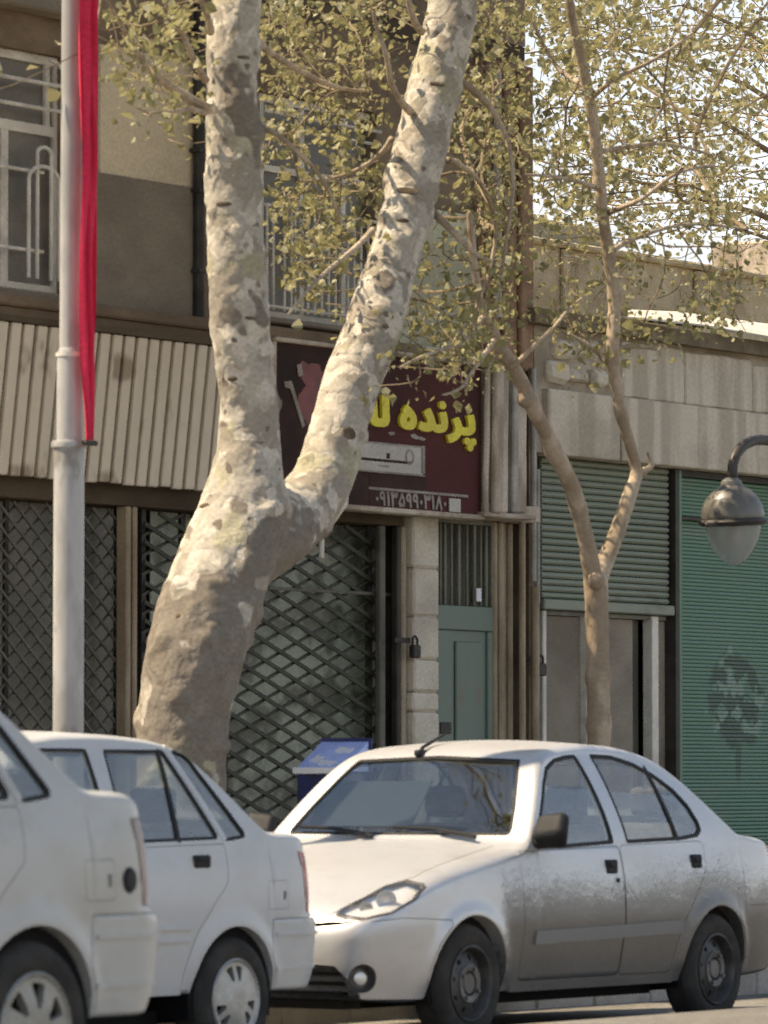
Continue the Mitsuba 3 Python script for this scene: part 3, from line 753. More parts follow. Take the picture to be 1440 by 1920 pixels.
# upper course: worn slabs, broken up into rubble next to the neighbour
xx = at_x(1150, YB)
while xx < CX1 - .4:
    w = .8 + .7 * RNG.random()
    m = box(xx + .004, min(xx + w, CX1) - .004, YB - .062 - .015 * RNG.random(), YB + .05, ZF1 - .004, ZR - .03 - .05 * RNG.random(), .012).subdivide().subdivide().subdivide()
    v = np.array(m.vertices); v += .022 * (np.stack([meshkit.fbm(v * 4 + 10 * q, 3) for q in range(3)], -1) - .5)
    put(C + '__stone', trimesh.Trimesh(v, m.faces, process=False), 'fascia_stone', smooth=40)
    xx += w
for row, (r0, r1) in enumerate(((ZF1 + .01, ZF1 + (ZR - ZF1) * .48), (ZF1 + (ZR - ZF1) * .46, ZR - .03))):
    xx = CX0 + .12 + .08 * row
    while xx < at_x(1150, YB) - .06:
        w = .15 + .22 * RNG.random()
        w = min(w, at_x(1150, YB) - xx)
        j = RNG.random(4)
        m = box(xx + .006, xx + w - .006, YB - .07 - .05 * j[0], YB + .05, r0 + .005 + .04 * j[1], r1 - .005 - .05 * j[2], .03)
        m = m.subdivide().subdivide()
        v = np.array(m.vertices); v += .06 * (np.stack([meshkit.fbm(v * 6 + 10 * q, 3) for q in range(3)], -1) - .5)
        put(C + '__stone', trimesh.Trimesh(v, m.faces, process=False), 'fascia_stone' if j[3] < .7 else 'rough_stone', smooth=40)
        xx += w
m = box(CX0 - .15, CX1, YB - .16, YB + 6.4, 0, .10).subdivide().subdivide().subdivide().subdivide()
v = np.array(m.vertices)
v[:, 2] += ZR - .01 + .16 * (v[:, 1] - YB + .16) * np.clip(1.2 - v[:, 1] / 22, .1, 1) + .05 * (meshkit.fbm(v * 2.4, 4) - .5) * (v[:, 1] > YB - .3)
v[:, 1] += .10 * (meshkit.fbm(v * 2.0 + 4, 4) - .5)
put(C + '__roof', trimesh.Trimesh(v, m.faces, process=False), 'straw_mud', label='mud and straw roof sloping up from the street', smooth=50)
xr0 = at_x(1168, YB - .2)
m = box(xr0, CX1, YB - .24, YB + 1.1, 0, .012).subdivide().subdivide().subdivide()
v = np.array(m.vertices)
fr_ = np.clip(1 - (v[:, 0] - xr0) / (CX1 - xr0), 0, 1)
v[:, 0] += fr_ * np.array([at_x(1172, q) - at_x(1172, YB - .24) for q in v[:, 1]])
v[:, 2] += ZR + .11 + (.10 + .10 * np.clip((v[:, 0] - xr0) / 2.2, 0, 1.3)) * (v[:, 1] - YB + .24) + .012 * np.sin(v[:, 0] * 9) + .02 * (meshkit.fbm(v * 1.5, 3) - .5)
put(C + '__roof_sheet', trimesh.Trimesh(v, m.faces, process=False), 'roof_sheet', label='pale sunlit sheet laid along the roof edge')
put(C + '__side_wall', join([box(CX0 - .02, at_x(1003, YB), YB - .02, YB + 6.3, PAVE, ZR - .02), box(CX0, CX1, YB + 6.32, YB + 6.5, PAVE, ZR), box(CX1, CX1 + .2, YB, YB + 6.5, PAVE, ZR)]), 'dark_wall')
# left shutter over two window panels
ysh = YB + .06
s0, s1 = at_x(1013, ysh), at_x(1251, ysh)
zs1, zs0 = ZF0 - .004, at_z(1130, 1128, ysh)
Sh = numbered(C + '__roller_shutter')
labels[Sh] = {'label': 'half lowered grey green roller shutter over two window panels'}
nsl = 21
hh = (zs1 - zs0) / nsl


def curved_slat(x0, x1, z0, h, y, depth, n=6):
    t = np.linspace(0, 1, n)
    prof = [(y - depth * math.sin(math.pi * q), z0 + h * q) for q in t] + [(y + .012, z0 + h), (y + .012, z0)]
    pl = Polygon([(a, b) for a, b in prof])
    m = trimesh.creation.extrude_polygon(pl, x1 - x0, engine='earcut')
    v = m.vertices
    return trimesh.Trimesh(np.stack([x0 + v[:, 2], v[:, 0], v[:, 1]], 1), m.faces, process=False)


for i in range(nsl):
    put(Sh + '__slat', curved_slat(s0, s1, zs0 + i * hh + .003, hh - .006, ysh, .013 + .004 * RNG.random()), 'shutter_grey_green', smooth=40)
put(Sh + '__bottom_bar', box(s0 - .02, s1 + .03, ysh - .045, ysh + .03, zs0 - .075, zs0 - .004, .008), 'shutter_grey_green')
yw = YB + .10
zw1 = zs0 - .08
for a, b, nm in ((1006, 1013, 'jamb'), (1088, 1102, 'jamb'), (1211, 1223, 'jamb')):
    put(C + '__window_jamb', box(at_x(a, yw), at_x(b, yw), yw - .05, yw + .03, PAVE, zw1, .006), 'white_frame')
for a, b in ((1014, 1087), (1103, 1186), (1224, 1250)):
    put(C + '__window_panel', box(at_x(a, yw), at_x(b, yw), yw, yw + .02, PAVE, zw1 - .03, .004), 'grey_plaster')
put(C + '__window_panel', box(at_x(1187, yw), at_x(1210, yw), yw + .06, yw + .08, PAVE, zw1 - .03), 'shop_dark')
put(C + '__window_sill', box(s0, s1, yw - .03, yw + .05, zw1 - .028, zw1), 'grille_green')
put(C + '__shutter_guide', box(at_x(1251, ysh) + .03, at_x(1257, ysh) + .03, ysh - .05, ysh + .06, PAVE, ZF0 - .005), 'dark_metal')
put(C + '__shutter_guide', box(at_x(1263, ysh) + .01, at_x(1270, ysh), ysh - .04, ysh + .04, PAVE, ZF0 - .005, .006), 'shutter_green')
put(C + '__post', box(at_x(1255, ysh) + .03, at_x(1264, ysh) + .005, ysh + .04, ysh + .3, PAVE, ZF0 - .005), 'dark_metal')
# right shutter: many fine slats
q0, q1 = at_x(1270, ysh), CX1 - 1.2
zz0, zz1 = PAVE + .02, ZF0 - .05
nsl = 118
hh = (zz1 - zz0) / nsl
Rs = numbered(C + '__roller_shutter')
labels[Rs] = {'label': 'closed green roller shutter of fine slats with a faded stencilled emblem'}
put(Rs + '__slats', join([curved_slat(q0, q1, zz0 + i * hh + .0015, hh - .003, ysh + .02, .0055, 4) for i in range(nsl)]), 'shutter_green', smooth=40, kind='stuff')
put(Rs + '__head_box', box(q0, q1, ysh - .02, ysh + .1, zz1 + .002, ZF0 - .004), 'dark_metal')
put(Rs + '__rail', box(at_x(1271, ysh), at_x(1330, ysh), ysh - .03, ysh + .008, at_z(1300, 977, ysh), at_z(1300, 970, ysh), .004), 'dark_metal')
put(C + '__shop_wall', box(q1 + .004, CX1, YB, YB + .3, PAVE, ZF0), 'dark_wall')
put(C + '__inner_wall', box(CX0, CX1, YB + .5, YB + .6, PAVE, ZF0), 'shop_dark')
# pipes and dark gap between the two buildings
for px, r, b, tpy, botpy in ((1000, .020, 'pipe_white', 690, 1090), (1008, .016, 'pipe_white', 880, 1130), (979, .022, 'bare_post', 975, 1400), (1003, .03, 'bare_post', 1100, 1400)):
    c0, c1 = at(px, tpy, YB - .09), at(px, botpy, YB - .09)
    put(C + '__pipe', tube([[c0[0], YB - .09, max(c1[2], PAVE)], [c0[0], YB - .09, c0[2]]], r, 10), b, smooth=True)
# ---------------------------------------------------------------- taller mud wall building beyond the roof
YH = 27.0
Hb = thing('mud_brick_house', 'tan mud plastered house wall rising behind the shop roof', 'house')
hx0, hx1 = at_x(880, YH), at_x(1440, YH) + 5
hz1 = at_z(1250, 498, YH)
m = prism(wall_poly(hx0, hx1, PAVE, hz1), YH, YH + .5)
put(Hb + '__wall', m, 'adobe')
put(Hb + '__parapet', box(hx0, hx1, YH - .08, YH + .56, hz1 + .002, hz1 + .07, .02), 'adobe')
put(Hb + '__upper_wall', box(hx0, at_x(1150, YH), YH + .05, YH + .5, hz1 + .074, hz1 + .28, .02), 'adobe')
for k in range(2):
    px = 1050 + 250 * k
    put(Hb + '__pilaster', box(at_x(px, YH), at_x(px + 14, YH), YH - .05, YH - .003, PAVE, hz1 - .01, .01), 'adobe')
cw = thing('roof_cooler', 'boxy pale rooftop cooler on the mud house at the right edge', 'cooler')
cx = at_x(1424, YH + 1)
put(cw + '__body', box(cx, cx + 1.3, YH + .6, YH + 1.6, hz1 - .3, at_z(1430, 452, YH + 1), .03), 'weathered_board')
for k in range(5):
    put(cw + '__louvre', box(cx + .1, cx + 1.2, YH + .585, YH + .598, hz1 - .1 + .08 * k, hz1 - .06 + .08 * k), 'dark_metal')
put(cw + '__leg', join([box(cx + .05 + 1.1 * i, cx + .12 + 1.1 * i, YH + .65, YH + .7, hz1 - .5, hz1 - .302) for i in range(2)]), 'dark_metal')
put(Hb + '__roof', box(hx0, hx1, YH + .52, YH + 7, hz1 - .6, hz1 - .5), 'straw_mud')

# ---------------------------------------------------------------- cars
class Shape:
    """a car body as one smooth closed surface; every part is cut out of it"""
    def __init__(s, top, bottom, plan, side, xf, xr, nose, tail, wheels, flare, corner_h, corner_v, crown, belt):
        f = lambda q: PchipInterpolator(*np.array(q, float).T, extrapolate=True)
        s.top, s.bottom, s.plan, s.side, s.nose, s.tail = map(f, (top, bottom, plan, side, nose, tail))
        s.ch, s.cv, s.cr = map(f, (corner_h, corner_v, crown))
        s.xf, s.xr, s.wheels, s.flare, s.belt = xf, xr, wheels, flare, belt

    def solid(s, d=0.0, fine=1.0):
        L = s.xr - s.xf
        e = np.linspace(0, 1, 15)[1:]
        xs = np.concatenate([[0, .002, .006, .012, .02, .03, .042, .056, .072, .09], np.arange(.11, L - .11, .026 / fine), L - np.array([.09, .072, .056, .042, .03, .02, .012, .006, .002, 0])]) + s.xf
        if d:
            xs = np.clip(xs, s.xf + d * 1.0, s.xr - d) if d > 0 else np.where(xs <= s.xf + .0001, s.xf + d, np.where(xs >= s.xr - .0001, s.xr - d, xs))
            xs = np.unique(np.round(xs, 5))
        rings = []
        for x in xs:
            xq = min(max(x, s.xf), s.xr)
            zt, zb, W = float(s.top(xq)) - d, float(s.bottom(xq)) + d, float(s.plan(xq)) - d
            W = max(W, .02)
            cr, rv, rh = float(s.cr(xq)), float(s.cv(xq)), float(s.ch(xq))
            rv = min(rv, (zt - zb) * .3)
            cr = min(cr, (zt - zb) * .2)
            z1 = zt - cr - rv
            zmid = min(s.belt, z1 - .02) if z1 > s.belt + .02 else zb + (z1 - zb) * .7
            zz = np.concatenate([np.linspace(zb, zmid, 30)[:-1], np.linspace(zmid, z1, 14)])
            w = W * np.clip(s.side(np.clip(zz + 0, .1, 1.6)), .05, None)
            for xw, zw in s.wheels:
                dist = np.hypot(x - xw, zz - zw)
                w = w + s.flare * np.exp(-((dist - .335) / .045) ** 2) * np.clip((zz - zb) / .1, 0, 1) * (W > .5)
            rhh = min(rh, w[-1] * .8)
            th = np.linspace(0, np.pi / 2, 9)[1:]
            ex = .85
            cy = w[-1] - rhh * (1 - np.cos(th) ** ex)
            cz = z1 + rv * np.sin(th) ** ex
            tyy = cy[-1] * np.linspace(1, 0, 11)[1:]
            tz = zt - cr * (tyy / max(cy[-1], 1e-6)) ** 2
            by = w[0] * np.array([0, .35, .7, .93])
            half = np.concatenate([np.stack([by, np.full(4, zb)], 1), np.stack([w, zz + 0], 1), np.stack([cy, cz], 1), np.stack([tyy, tz], 1)])
            full = np.concatenate([half, (half[1:-1] * [-1, 1])[::-1]])
            xo = x + float(0) + np.zeros(len(full))
            kf = np.clip(1 - (x - s.xf) / .55, 0, 1) ** 1.5
            kr = np.clip(1 - (s.xr - x) / .5, 0, 1) ** 1.5
            xo = xo + kf * s.nose(np.clip(full[:, 1], .15, 1.0)) - kr * s.tail(np.clip(full[:, 1], .15, 1.1))
            rings.append(np.stack([xo, full[:, 0], full[:, 1]], 1))
        n = len(rings[0])
        v = np.concatenate(rings)
        i, j = np.meshgrid(np.arange(len(rings) - 1), np.arange(n), indexing='ij')
        a, b = i * n + j, i * n + (j + 1) % n
        c, e2 = a + n, b + n
        f = np.vstack([np.stack([a, b, e2], -1).reshape(-1, 3), np.stack([a, e2, c], -1).reshape(-1, 3)])
        ca, cb = len(v), len(v) + 1
        v = np.vstack([v, rings[0].mean(0), rings[-1].mean(0)])
        jj = np.arange(n)
        m0 = (len(rings) - 1) * n
        f = np.vstack([f, np.stack([np.full(n, ca), (jj + 1) % n, jj], 1), np.stack([np.full(n, cb), m0 + jj, m0 + (jj + 1) % n], 1)])
        m = m3.Manifold(m3.Mesh(v.astype(np.float32), f.astype(np.uint32)))
        if m.is_empty() or m.volume() < 0:
            m = m3.Manifold(m3.Mesh(v.astype(np.float32), f[:, ::-1].copy().astype(np.uint32)))
        return m


def cs(poly):
    out = []
    for g in getattr(poly, 'geoms', [poly]):
        out.append(m3.CrossSection([np.array(shapely.geometry.polygon.orient(g).exterior.coords[:-1])] + [np.array(i.coords[:-1]) for i in shapely.geometry.polygon.orient(g).interiors], m3.FillRule.EvenOdd))
    return out


def side_prism(poly, y0, y1):
    """polygon in (x, z), reaching from y0 to y1"""
    ms = [c.extrude(y1 - y0).transform(np.array([[1, 0, 0, 0], [0, 0, -1, y1], [0, 1, 0, 0]], float)) for c in cs(poly)]
    return m3.Manifold.compose(ms) if len(ms) > 1 else ms[0]


def front_prism(poly, x0, x1):
    """polygon in (y, z), reaching from x0 to x1"""
    ms = [c.extrude(x1 - x0).transform(np.array([[0, 0, 1, x0], [1, 0, 0, 0], [0, 1, 0, 0]], float)) for c in cs(poly)]
    return m3.Manifold.compose(ms) if len(ms) > 1 else ms[0]


def plan_prism(poly, z0, z1):
    ms = [c.extrude(z1 - z0).translate([0, 0, z0]) for c in cs(poly)]
    return m3.Manifold.compose(ms) if len(ms) > 1 else ms[0]


def smooth_poly(pts, r=.02):
    return Polygon(pts).buffer(-r, join_style=1).buffer(r, join_style=1, quad_segs=6)


def cyl_y(x, z, r, y0, y1, n=64):
    return m3.Manifold.cylinder(y1 - y0, r, r, n).transform(np.array([[1, 0, 0, x], [0, 0, -1, y1], [0, 1, 0, z]], float))


def wheel_parts(R, width, rim_r, style):
    """meshes of one wheel about the origin, axle along y, outer face towards -y"""
    w = width / 2
    prof = [(rim_r, -w + .012), (rim_r + .02, -w), (R - .045, -w - .006), (R - .018, -w + .008), (R - .004, -w + .03), (R, -w + .05), (R, w - .05), (R - .004, w - .03), (R - .018, w - .008), (rim_r + .02, w), (rim_r, w - .01), (rim_r, -w + .012)]
    rot = trimesh.transformations.rotation_matrix(-math.pi / 2, [1, 0, 0])   # z -> y
    tyre = lathe(prof, 72)
    tyre.apply_transform(rot)
    out = {'tyre': tyre}
    if style == 'steel':
        dish = [(0, .03), (.055, .03), (.06, .018), (.085, .012), (.105, .022), (rim_r - .022, .045), (rim_r - .012, .005), (rim_r - .002, -.004), (rim_r + .006, .0), (rim_r + .004, .014), (rim_r - .004, .06), (rim_r - .012, .12), (0, .12), (0, .03)]
        d = man(lathe([(r, z - w) for r, z in dish], 72))
        for k in range(8):
            a = k * math.pi / 4 + .2
            d -= m3.Manifold.cylinder(.2, .014, .014, 16).translate([.125 * math.cos(a), .125 * math.sin(a), -w - .05])
        d = tm(d); d.apply_transform(rot); out['rim'] = d
        cap = lathe([(0, -w + .012), (.045, -w + .012), (.052, -w + .02), (.052, -w + .036), (0, -w + .036), (0, -w + .012)], 40)
        ring = lathe([(.062, -w + .012), (.088, -w + .006), (.094, -w + .010), (.092, -w + .03), (.062, -w + .03), (.062, -w + .012)], 48)
        nuts = [m3.Manifold.cylinder(.022, .011, .011, 6).translate([.075 * math.cos(a), .075 * math.sin(a), -w - .004]) for a in np.arange(4) * math.pi / 2 + .5]
        hub = join([ring, cap] + [tm(q) for q in nuts])
        hub.apply_transform(rot); out['hub'] = hub
    else:
        cover = [(0, -.006), (.05, -.008), (.10, -.004), (rim_r - .035, .006), (rim_r - .012, .004), (rim_r - .002, -.006), (rim_r + .006, .002), (rim_r + .002, .02), (rim_r - .01, .03), (0, .03), (0, -.006)]
        d = man(lathe([(r, z - w) for r, z in cover], 72))
        nsl, r0, r1 = (6, .085, rim_r - .028) if style == 'three' else (7, .07, rim_r - .028)
        for k in range(nsl):
            if style == 'three':
                a = (k // 2) * 2 * math.pi / 3 + (k % 2) * .52 + 2.3
                half = .17
            else:
                a = k * 2 * math.pi / nsl + .35
                half = .24
            arc = np.linspace(a - half, a + half, 7)
            pl = Polygon([(r1 * math.cos(q), r1 * math.sin(q)) for q in arc] + [(r0 * math.cos(q), r0 * math.sin(q)) for q in (np.linspace(a + half * .55, a - half * .55, 5) if style == 'three' else np.linspace(a + half * .5, a - half * .5, 5))]).buffer(-.008).buffer(.008)
            d -= cs(pl)[0].extrude(.2).translate([0, 0, -w - .1])
        d = tm(d); d.apply_transform(rot); out['rim'] = d
        back = lathe([(0, -w + .045), (rim_r - .004, -w + .045), (rim_r - .004, w - .02), (0, w - .02), (0, -w + .045)], 48)
        back.apply_transform(rot); out['hub'] = back
    return out


def build_car(shape, spec):
    """returns the list (part path, mesh, bsdf, smooth)"""
    parts = []
    P = lambda name, m, b, sm=32: parts.append((name, tm(m) if isinstance(m, m3.Manifold) else m, b, sm))
    outer = shape.solid(0)
    body = outer
    R0 = spec['arch_r']
    for xw, zw in shape.wheels:
        for s_ in (-1, 1):
            y0, y1 = (-1.2, -.50) if s_ < 0 else (.50, 1.2)
            body -= cyl_y(xw, zw, R0, y0, y1)
            low = sbox(xw - R0, -.2, xw + R0, zw)
            body -= side_prism(low, y0, y1)
    # cabin
    inner = shape.solid(.045, .6)
    inner ^= m3.Manifold.cube([spec['cabin'][1] - spec['cabin'][0], 2.2, 1.5]).translate([spec['cabin'][0], -1.1, .63])
    body -= inner
    gl_o, gl_i = shape.solid(.010), shape.solid(.013)
    seal_o, seal_i = shape.solid(-.0015), shape.solid(.012)
    pan_i, rec = shape.solid(.016), shape.solid(.021)
    grown = shape.solid(-.05, .4)
    # windows
    glass_wells = []
    for name, poly, kind in spec['windows']:
        pl = smooth_poly(poly, .018)
        if kind == 'side':
            prs = [(side_prism, (-1.2, -.40)), (side_prism, (.40, 1.2))]
        elif kind == 'front':
            prs = [(front_prism, spec['ws_x'])]
        else:
            prs = [(front_prism, spec['rw_x'])]
        for fn, (a, b) in prs:
            pr = fn(pl, a, b)
            body -= pr
            P(name, (gl_o - gl_i) ^ fn(pl.buffer(.004), a, b), 'car_glass')
            sw = spec.get('seal', .016) if kind == 'side' else .010
            seal = (seal_o - seal_i) ^ (fn(pl.buffer(.003), a, b) - fn(pl.buffer(-sw), a, b))
            P('window_seal', seal, 'black_plastic')
    for p, q, w_ in spec['dividers']:
        pl = LineString([p, q]).buffer(w_)
        for a, b in ((-1.2, -.40), (.40, 1.2)):
            P('window_divider', (shape.solid(-.001) - shape.solid(.012)) ^ side_prism(pl, a, b), 'black_plastic')
    # panels set in with open joints
    for name, prs, bs, gap, sub in spec['panels']:
        big, small = prs
        body -= (grown - rec) ^ big
        pan = (outer - pan_i) ^ small
        if name in ('hood', 'front_bumper'):
            for pr in spec['cuts']: pan -= pr
        P(name, pan, bs)
    for name, prs, bs, lift in spec['strips']:
        P(name, (shape.solid(-lift) - shape.solid(.004)) ^ prs, bs)
    for pr in spec['cuts']:
        body -= pr
    P('body', body, spec['paint'])
    # wells, floor
    for xw, zw in shape.wheels:
        for y0, y1 in ((-.76, -.495), (.495, .76)):
            c_ = cyl_y(xw, zw, R0 - .004, y0, y1) - cyl_y(xw, zw, R0 - .012, y0 + (.008 if y0 < 0 else -.1), y1 + (.1 if y0 < 0 else -.008))
            c_ = c_.trim_by_plane([0, 0, 1], .2)
            P('wheel_well', c_, 'wheel_well')
    x0, x1 = shape.wheels[0][0], shape.wheels[1][0]
    P('underbody', join([box(x0 + .36, x1 - .36, -.62, .62, .17, .24), box(x0 - .5, x0 + .36, -.42, .42, .17, .26), box(x1 - .36, x1 + .6, -.45, .45, .17, .26), box(x0 - .04, x0 + .04, -.66, .66, .24, .31), box(x1 - .04, x1 + .04, -.66, .66, .24, .31)]), 'wheel_well', False)
    # inside
    cb = spec['seat_x']
    for sgn in (-1, 1):
        for k, sx in enumerate(cb):
            seat = join([rbox(sx, sx + .5, sgn * .36 - .24, sgn * .36 + .24, .42, .58, .06), rbox(sx + .42, sx + .56, sgn * .36 - .23, sgn * .36 + .23, .5, 1.03, .06)])
            v = np.array(seat.vertices); up = np.clip(v[:, 2] - .55, 0, 1); v[:, 0] += up * .28
            P('seat', trimesh.Trimesh(v, seat.faces, process=False), 'seat_cloth', 40)
            hr = rbox(sx + .58, sx + .66, sgn * .36 - .12, sgn * .36 + .12, 1.06, 1.22, .04)
            P('seat__headrest', hr, 'seat_cloth', 40)
    dx = spec['dash_x']
    P('dashboard', join([rbox(dx, dx + .45, -.68, .68, .66, .89, .07)]), 'dash_plastic', 40)
    tor = trimesh.creation.torus(.18, .016, 32, 10)
    tor.apply_transform(trimesh.transformations.rotation_matrix(math.radians(65), [0, 1, 0]))
    tor.apply_translation([dx + .58, -.36, .90])
    P('steering_wheel', join([tor, tube([[dx + .58, -.36, .90], [dx + .36, -.36, .78]], .03, 8), box(dx + .55, dx + .60, -.52, -.20, .885, .915)]), 'black_plastic', 40)
    P('parcel_shelf', box(spec['shelf'][0], spec['shelf'][1], -.60, .60, spec['shelf'][2] - .03, spec['shelf'][2]), 'dash_plastic', False)
    # wheels
    for k, (xw, zw) in enumerate(shape.wheels):
        for s_ in (-1, 1):
            for nm, m in spec['wheel'].items():
                m = m.copy()
                if s_ > 0:
                    m.apply_transform(trimesh.transformations.rotation_matrix(math.pi, [0, 0, 1]))
                m.apply_translation([xw, s_ * spec['track'], zw])
                parts.append((('wheel', k, s_, nm), m, {'tyre': 'rubber', 'rim': spec['rim_mat'], 'hub': spec['hub_mat']}[nm], 40))
    parts += spec['extra']
    return parts


def place_car(parts, x, y, z, label, group, paint=None, swap=None, name='parked_car', skip=()):
    k = thing(name, label, 'car', group)
    M = T().translate([x, y, z])
    wheels = {}
    for nm, mesh, bs, sm in parts:
        if isinstance(nm, tuple):
            w = (nm[1], nm[2])
            if w not in wheels: wheels[w] = numbered(k + '__wheel')
            key = numbered(wheels[w] + '__' + nm[3])
        else:
            if nm in skip: continue
            key = numbered(k + '__' + nm)
        bs = (swap or {}).get(bs, bs)
        ck = (id(mesh), sm)
        if ck not in PLY: PLY[ck] = mikit.ply(mesh, bs, smooth=sm)
        scene[key] = {**PLY[ck], 'bsdf': {'type': 'ref', 'id': bs}, 'to_world': M}
    return k


PLY = {}


def silver_car():
    sh = Shape(
        top=[(-.80, .44), (-.797, .50), (-.79, .55), (-.77, .605), (-.74, .645), (-.68, .69), (-.58, .74), (-.45, .795), (-.25, .855), (0, .90), (.25, .93), (.45, .95), (.53, .958), (.58, .985), (.64, 1.045), (.80, 1.205), (.95, 1.345), (1.02, 1.392), (1.12, 1.425), (1.3, 1.447), (1.5, 1.456), (1.75, 1.45), (1.95, 1.428), (2.1, 1.39), (2.25, 1.315), (2.42, 1.195), (2.6, 1.065), (2.70, 1.01), (2.8, .992), (2.98, .978), (3.12, .957), (3.19, .93), (3.235, .87), (3.25, .77), (3.26, .6)],
        bottom=[(-.80, .30), (-.79, .26), (-.74, .235), (-.5, .215), (-.3, .225), (.3, .24), (.5, .235), (2.0, .235), (2.7, .24), (3.05, .26), (3.22, .31), (3.26, .42)],
        plan=[(-.80, .42), (-.795, .52), (-.785, .585), (-.765, .64), (-.725, .695), (-.66, .738), (-.55, .775), (-.4, .80), (0, .815), (.5, .822), (1.5, .824), (2.3, .818), (2.7, .805), (2.98, .78), (3.15, .73), (3.22, .665), (3.25, .56), (3.26, .44)],
        side=[(.1, .90), (.22, .925), (.32, .950), (.45, .98), (.58, 1.0), (.72, .994), (.84, .972), (.92, .948), (.97, .932), (1.1, .868), (1.25, .775), (1.38, .675), (1.46, .60), (1.6, .45)],
        xf=-.80, xr=3.26,
        nose=[(.15, .03), (.25, .015), (.38, 0), (.5, 0), (.58, .01), (.66, .04), (.75, .06), (1, .06)],
        tail=[(.15, .08), (.3, .02), (.45, 0), (.6, .0), (.7, .03), (.9, .05), (1.1, .05)],
        wheels=[(0, .285), (2.37, .285)], flare=.022,
        corner_h=[(-.8, .10), (-.5, .16), (0, .16), (.4, .13), (.6, .06), (.95, .07), (1.2, .11), (1.9, .11), (2.2, .07), (2.6, .07), (2.8, .12), (3.26, .08)],
        corner_v=[(-.8, .06), (-.5, .07), (0, .07), (.4, .06), (.6, .035), (.95, .045), (1.2, .055), (1.9, .055), (2.2, .045), (2.6, .045), (2.8, .05), (3.26, .05)],
        crown=[(-.8, .02), (-.5, .05), (0, .045), (.5, .03), (.6, .03), (.95, .025), (1.3, .022), (1.9, .022), (2.3, .03), (2.7, .02), (3.26, .02)],
        belt=.93)
    fwin = [(.635, .955), (.92, 1.235), (1.02, 1.313), (1.14, 1.356), (1.26, 1.373), (1.375, 1.379), (1.385, 1.25), (1.39, 1.1), (1.385, .938), (.92, .922), (.64, .918)]
    rwin = [(1.515, 1.381), (1.725, 1.375), (1.905, 1.338), (2.05, 1.283), (2.18, 1.208), (2.265, 1.125), (2.305, 1.04), (2.305, .995), (2.25, .965), (2.08, .95), (1.515, .938)]
    ws = [(-.655, .985), (.655, .985), (.60, 1.12), (.535, 1.25), (.475, 1.352), (0, 1.372), (-.475, 1.352), (-.535, 1.25), (-.60, 1.12)]
    rw = [(-.60, 1.06), (.60, 1.06), (.50, 1.34), (-.50, 1.34)]
    N = (-1.2, -.3)

    def pair(poly, gap, fn, a, b):
        return fn(poly.buffer(gap), a, b), fn(poly, a, b)

    arch = Point(0, .285).buffer(.345, 24)
    arch2 = Point(2.37, .285).buffer(.345, 24)
    hp = [(-.772, -.20), (-.755, -.44), (-.68, -.512), (-.567, -.559), (-.435, -.598), (-.36, -.652), (-.28, -.668), (-.1, -.657), (.25, -.632), (.512, -.615)]
    hood = smooth_poly(hp + [(.525, 0)] + [(a, -b) for a, b in hp[::-1]], .012)
    light = smooth_poly([(-.505, .640), (-.535, .672), (-.562, .700), (-.596, .752), (-.653, .780), (-.752, .763), (-.776, .745), (-.784, .690), (-.75, .630), (-.664, .600), (-.58, .606), (-.52, .618)], .008)
    lamp = lambda g, s_: front_prism(affinity.scale(light.buffer(g), 1 if s_ < 0 else -1, 1, origin=(0, 0)), -1.2, -.28)
    bump = Polygon([(-1, .1), (-1, .572), (-.72, .59), (-.55, .606), (-.30, .594), (-.2, .59), (-.2, .1)]).difference(arch)
    rbump = Polygon([(3.5, .1), (3.5, .60), (2.95, .605), (2.6, .60), (2.6, .1)]).difference(arch2)
    door_f = smooth_poly([(.455, .905), (1.425, .925), (1.425, .285), (.475, .285)], .03).difference(arch.buffer(.03))
    door_r = smooth_poly([(1.437, .925), (2.29, .94), (2.27, .80), (2.16, .68), (2.03, .55), (1.97, .42), (1.94, .285), (1.437, .285)], .03).difference(arch2.buffer(.03))
    fuel = smooth_poly([(2.60, .70), (2.74, .70), (2.74, .585), (2.60, .585)], .03)
    tail_l = smooth_poly([(3.03, .93), (3.4, .93), (3.4, .68), (3.12, .70)], .02)
    panels = [
        ('hood', (plan_prism(hood.buffer(.008), .62, 1.3), plan_prism(hood, .62, 1.3)), 'silver_paint', 0, 0),
        ('front_bumper', tuple(q - lamp(.018, -1) - lamp(.018, 1) for q in pair(bump, .004, side_prism, -1.2, 1.2)), 'silver_paint', 0, 0),
        ('rear_bumper', pair(rbump, .004, side_prism, -1.2, 1.2), 'silver_paint', 0, 0),
        ('front_door', pair(door_f, .0035, side_prism, *N), 'silver_paint', 0, 0),
        ('rear_door', pair(door_r, .0035, side_prism, *N), 'silver_paint', 0, 0),
        ('fuel_door', pair(fuel, .003, side_prism, *N), 'silver_paint', 0, 0),
        ('tail_light', pair(tail_l, .003, side_prism, *N), 'lamp_red', 0, 0)]
    cuts = []
    extra = []
    # headlamps: a hollow behind a clear lens, with a round reflector and a small side lamp
    outer, lens_i, hol = sh.solid(0), sh.solid(.004), sh.solid(.09)
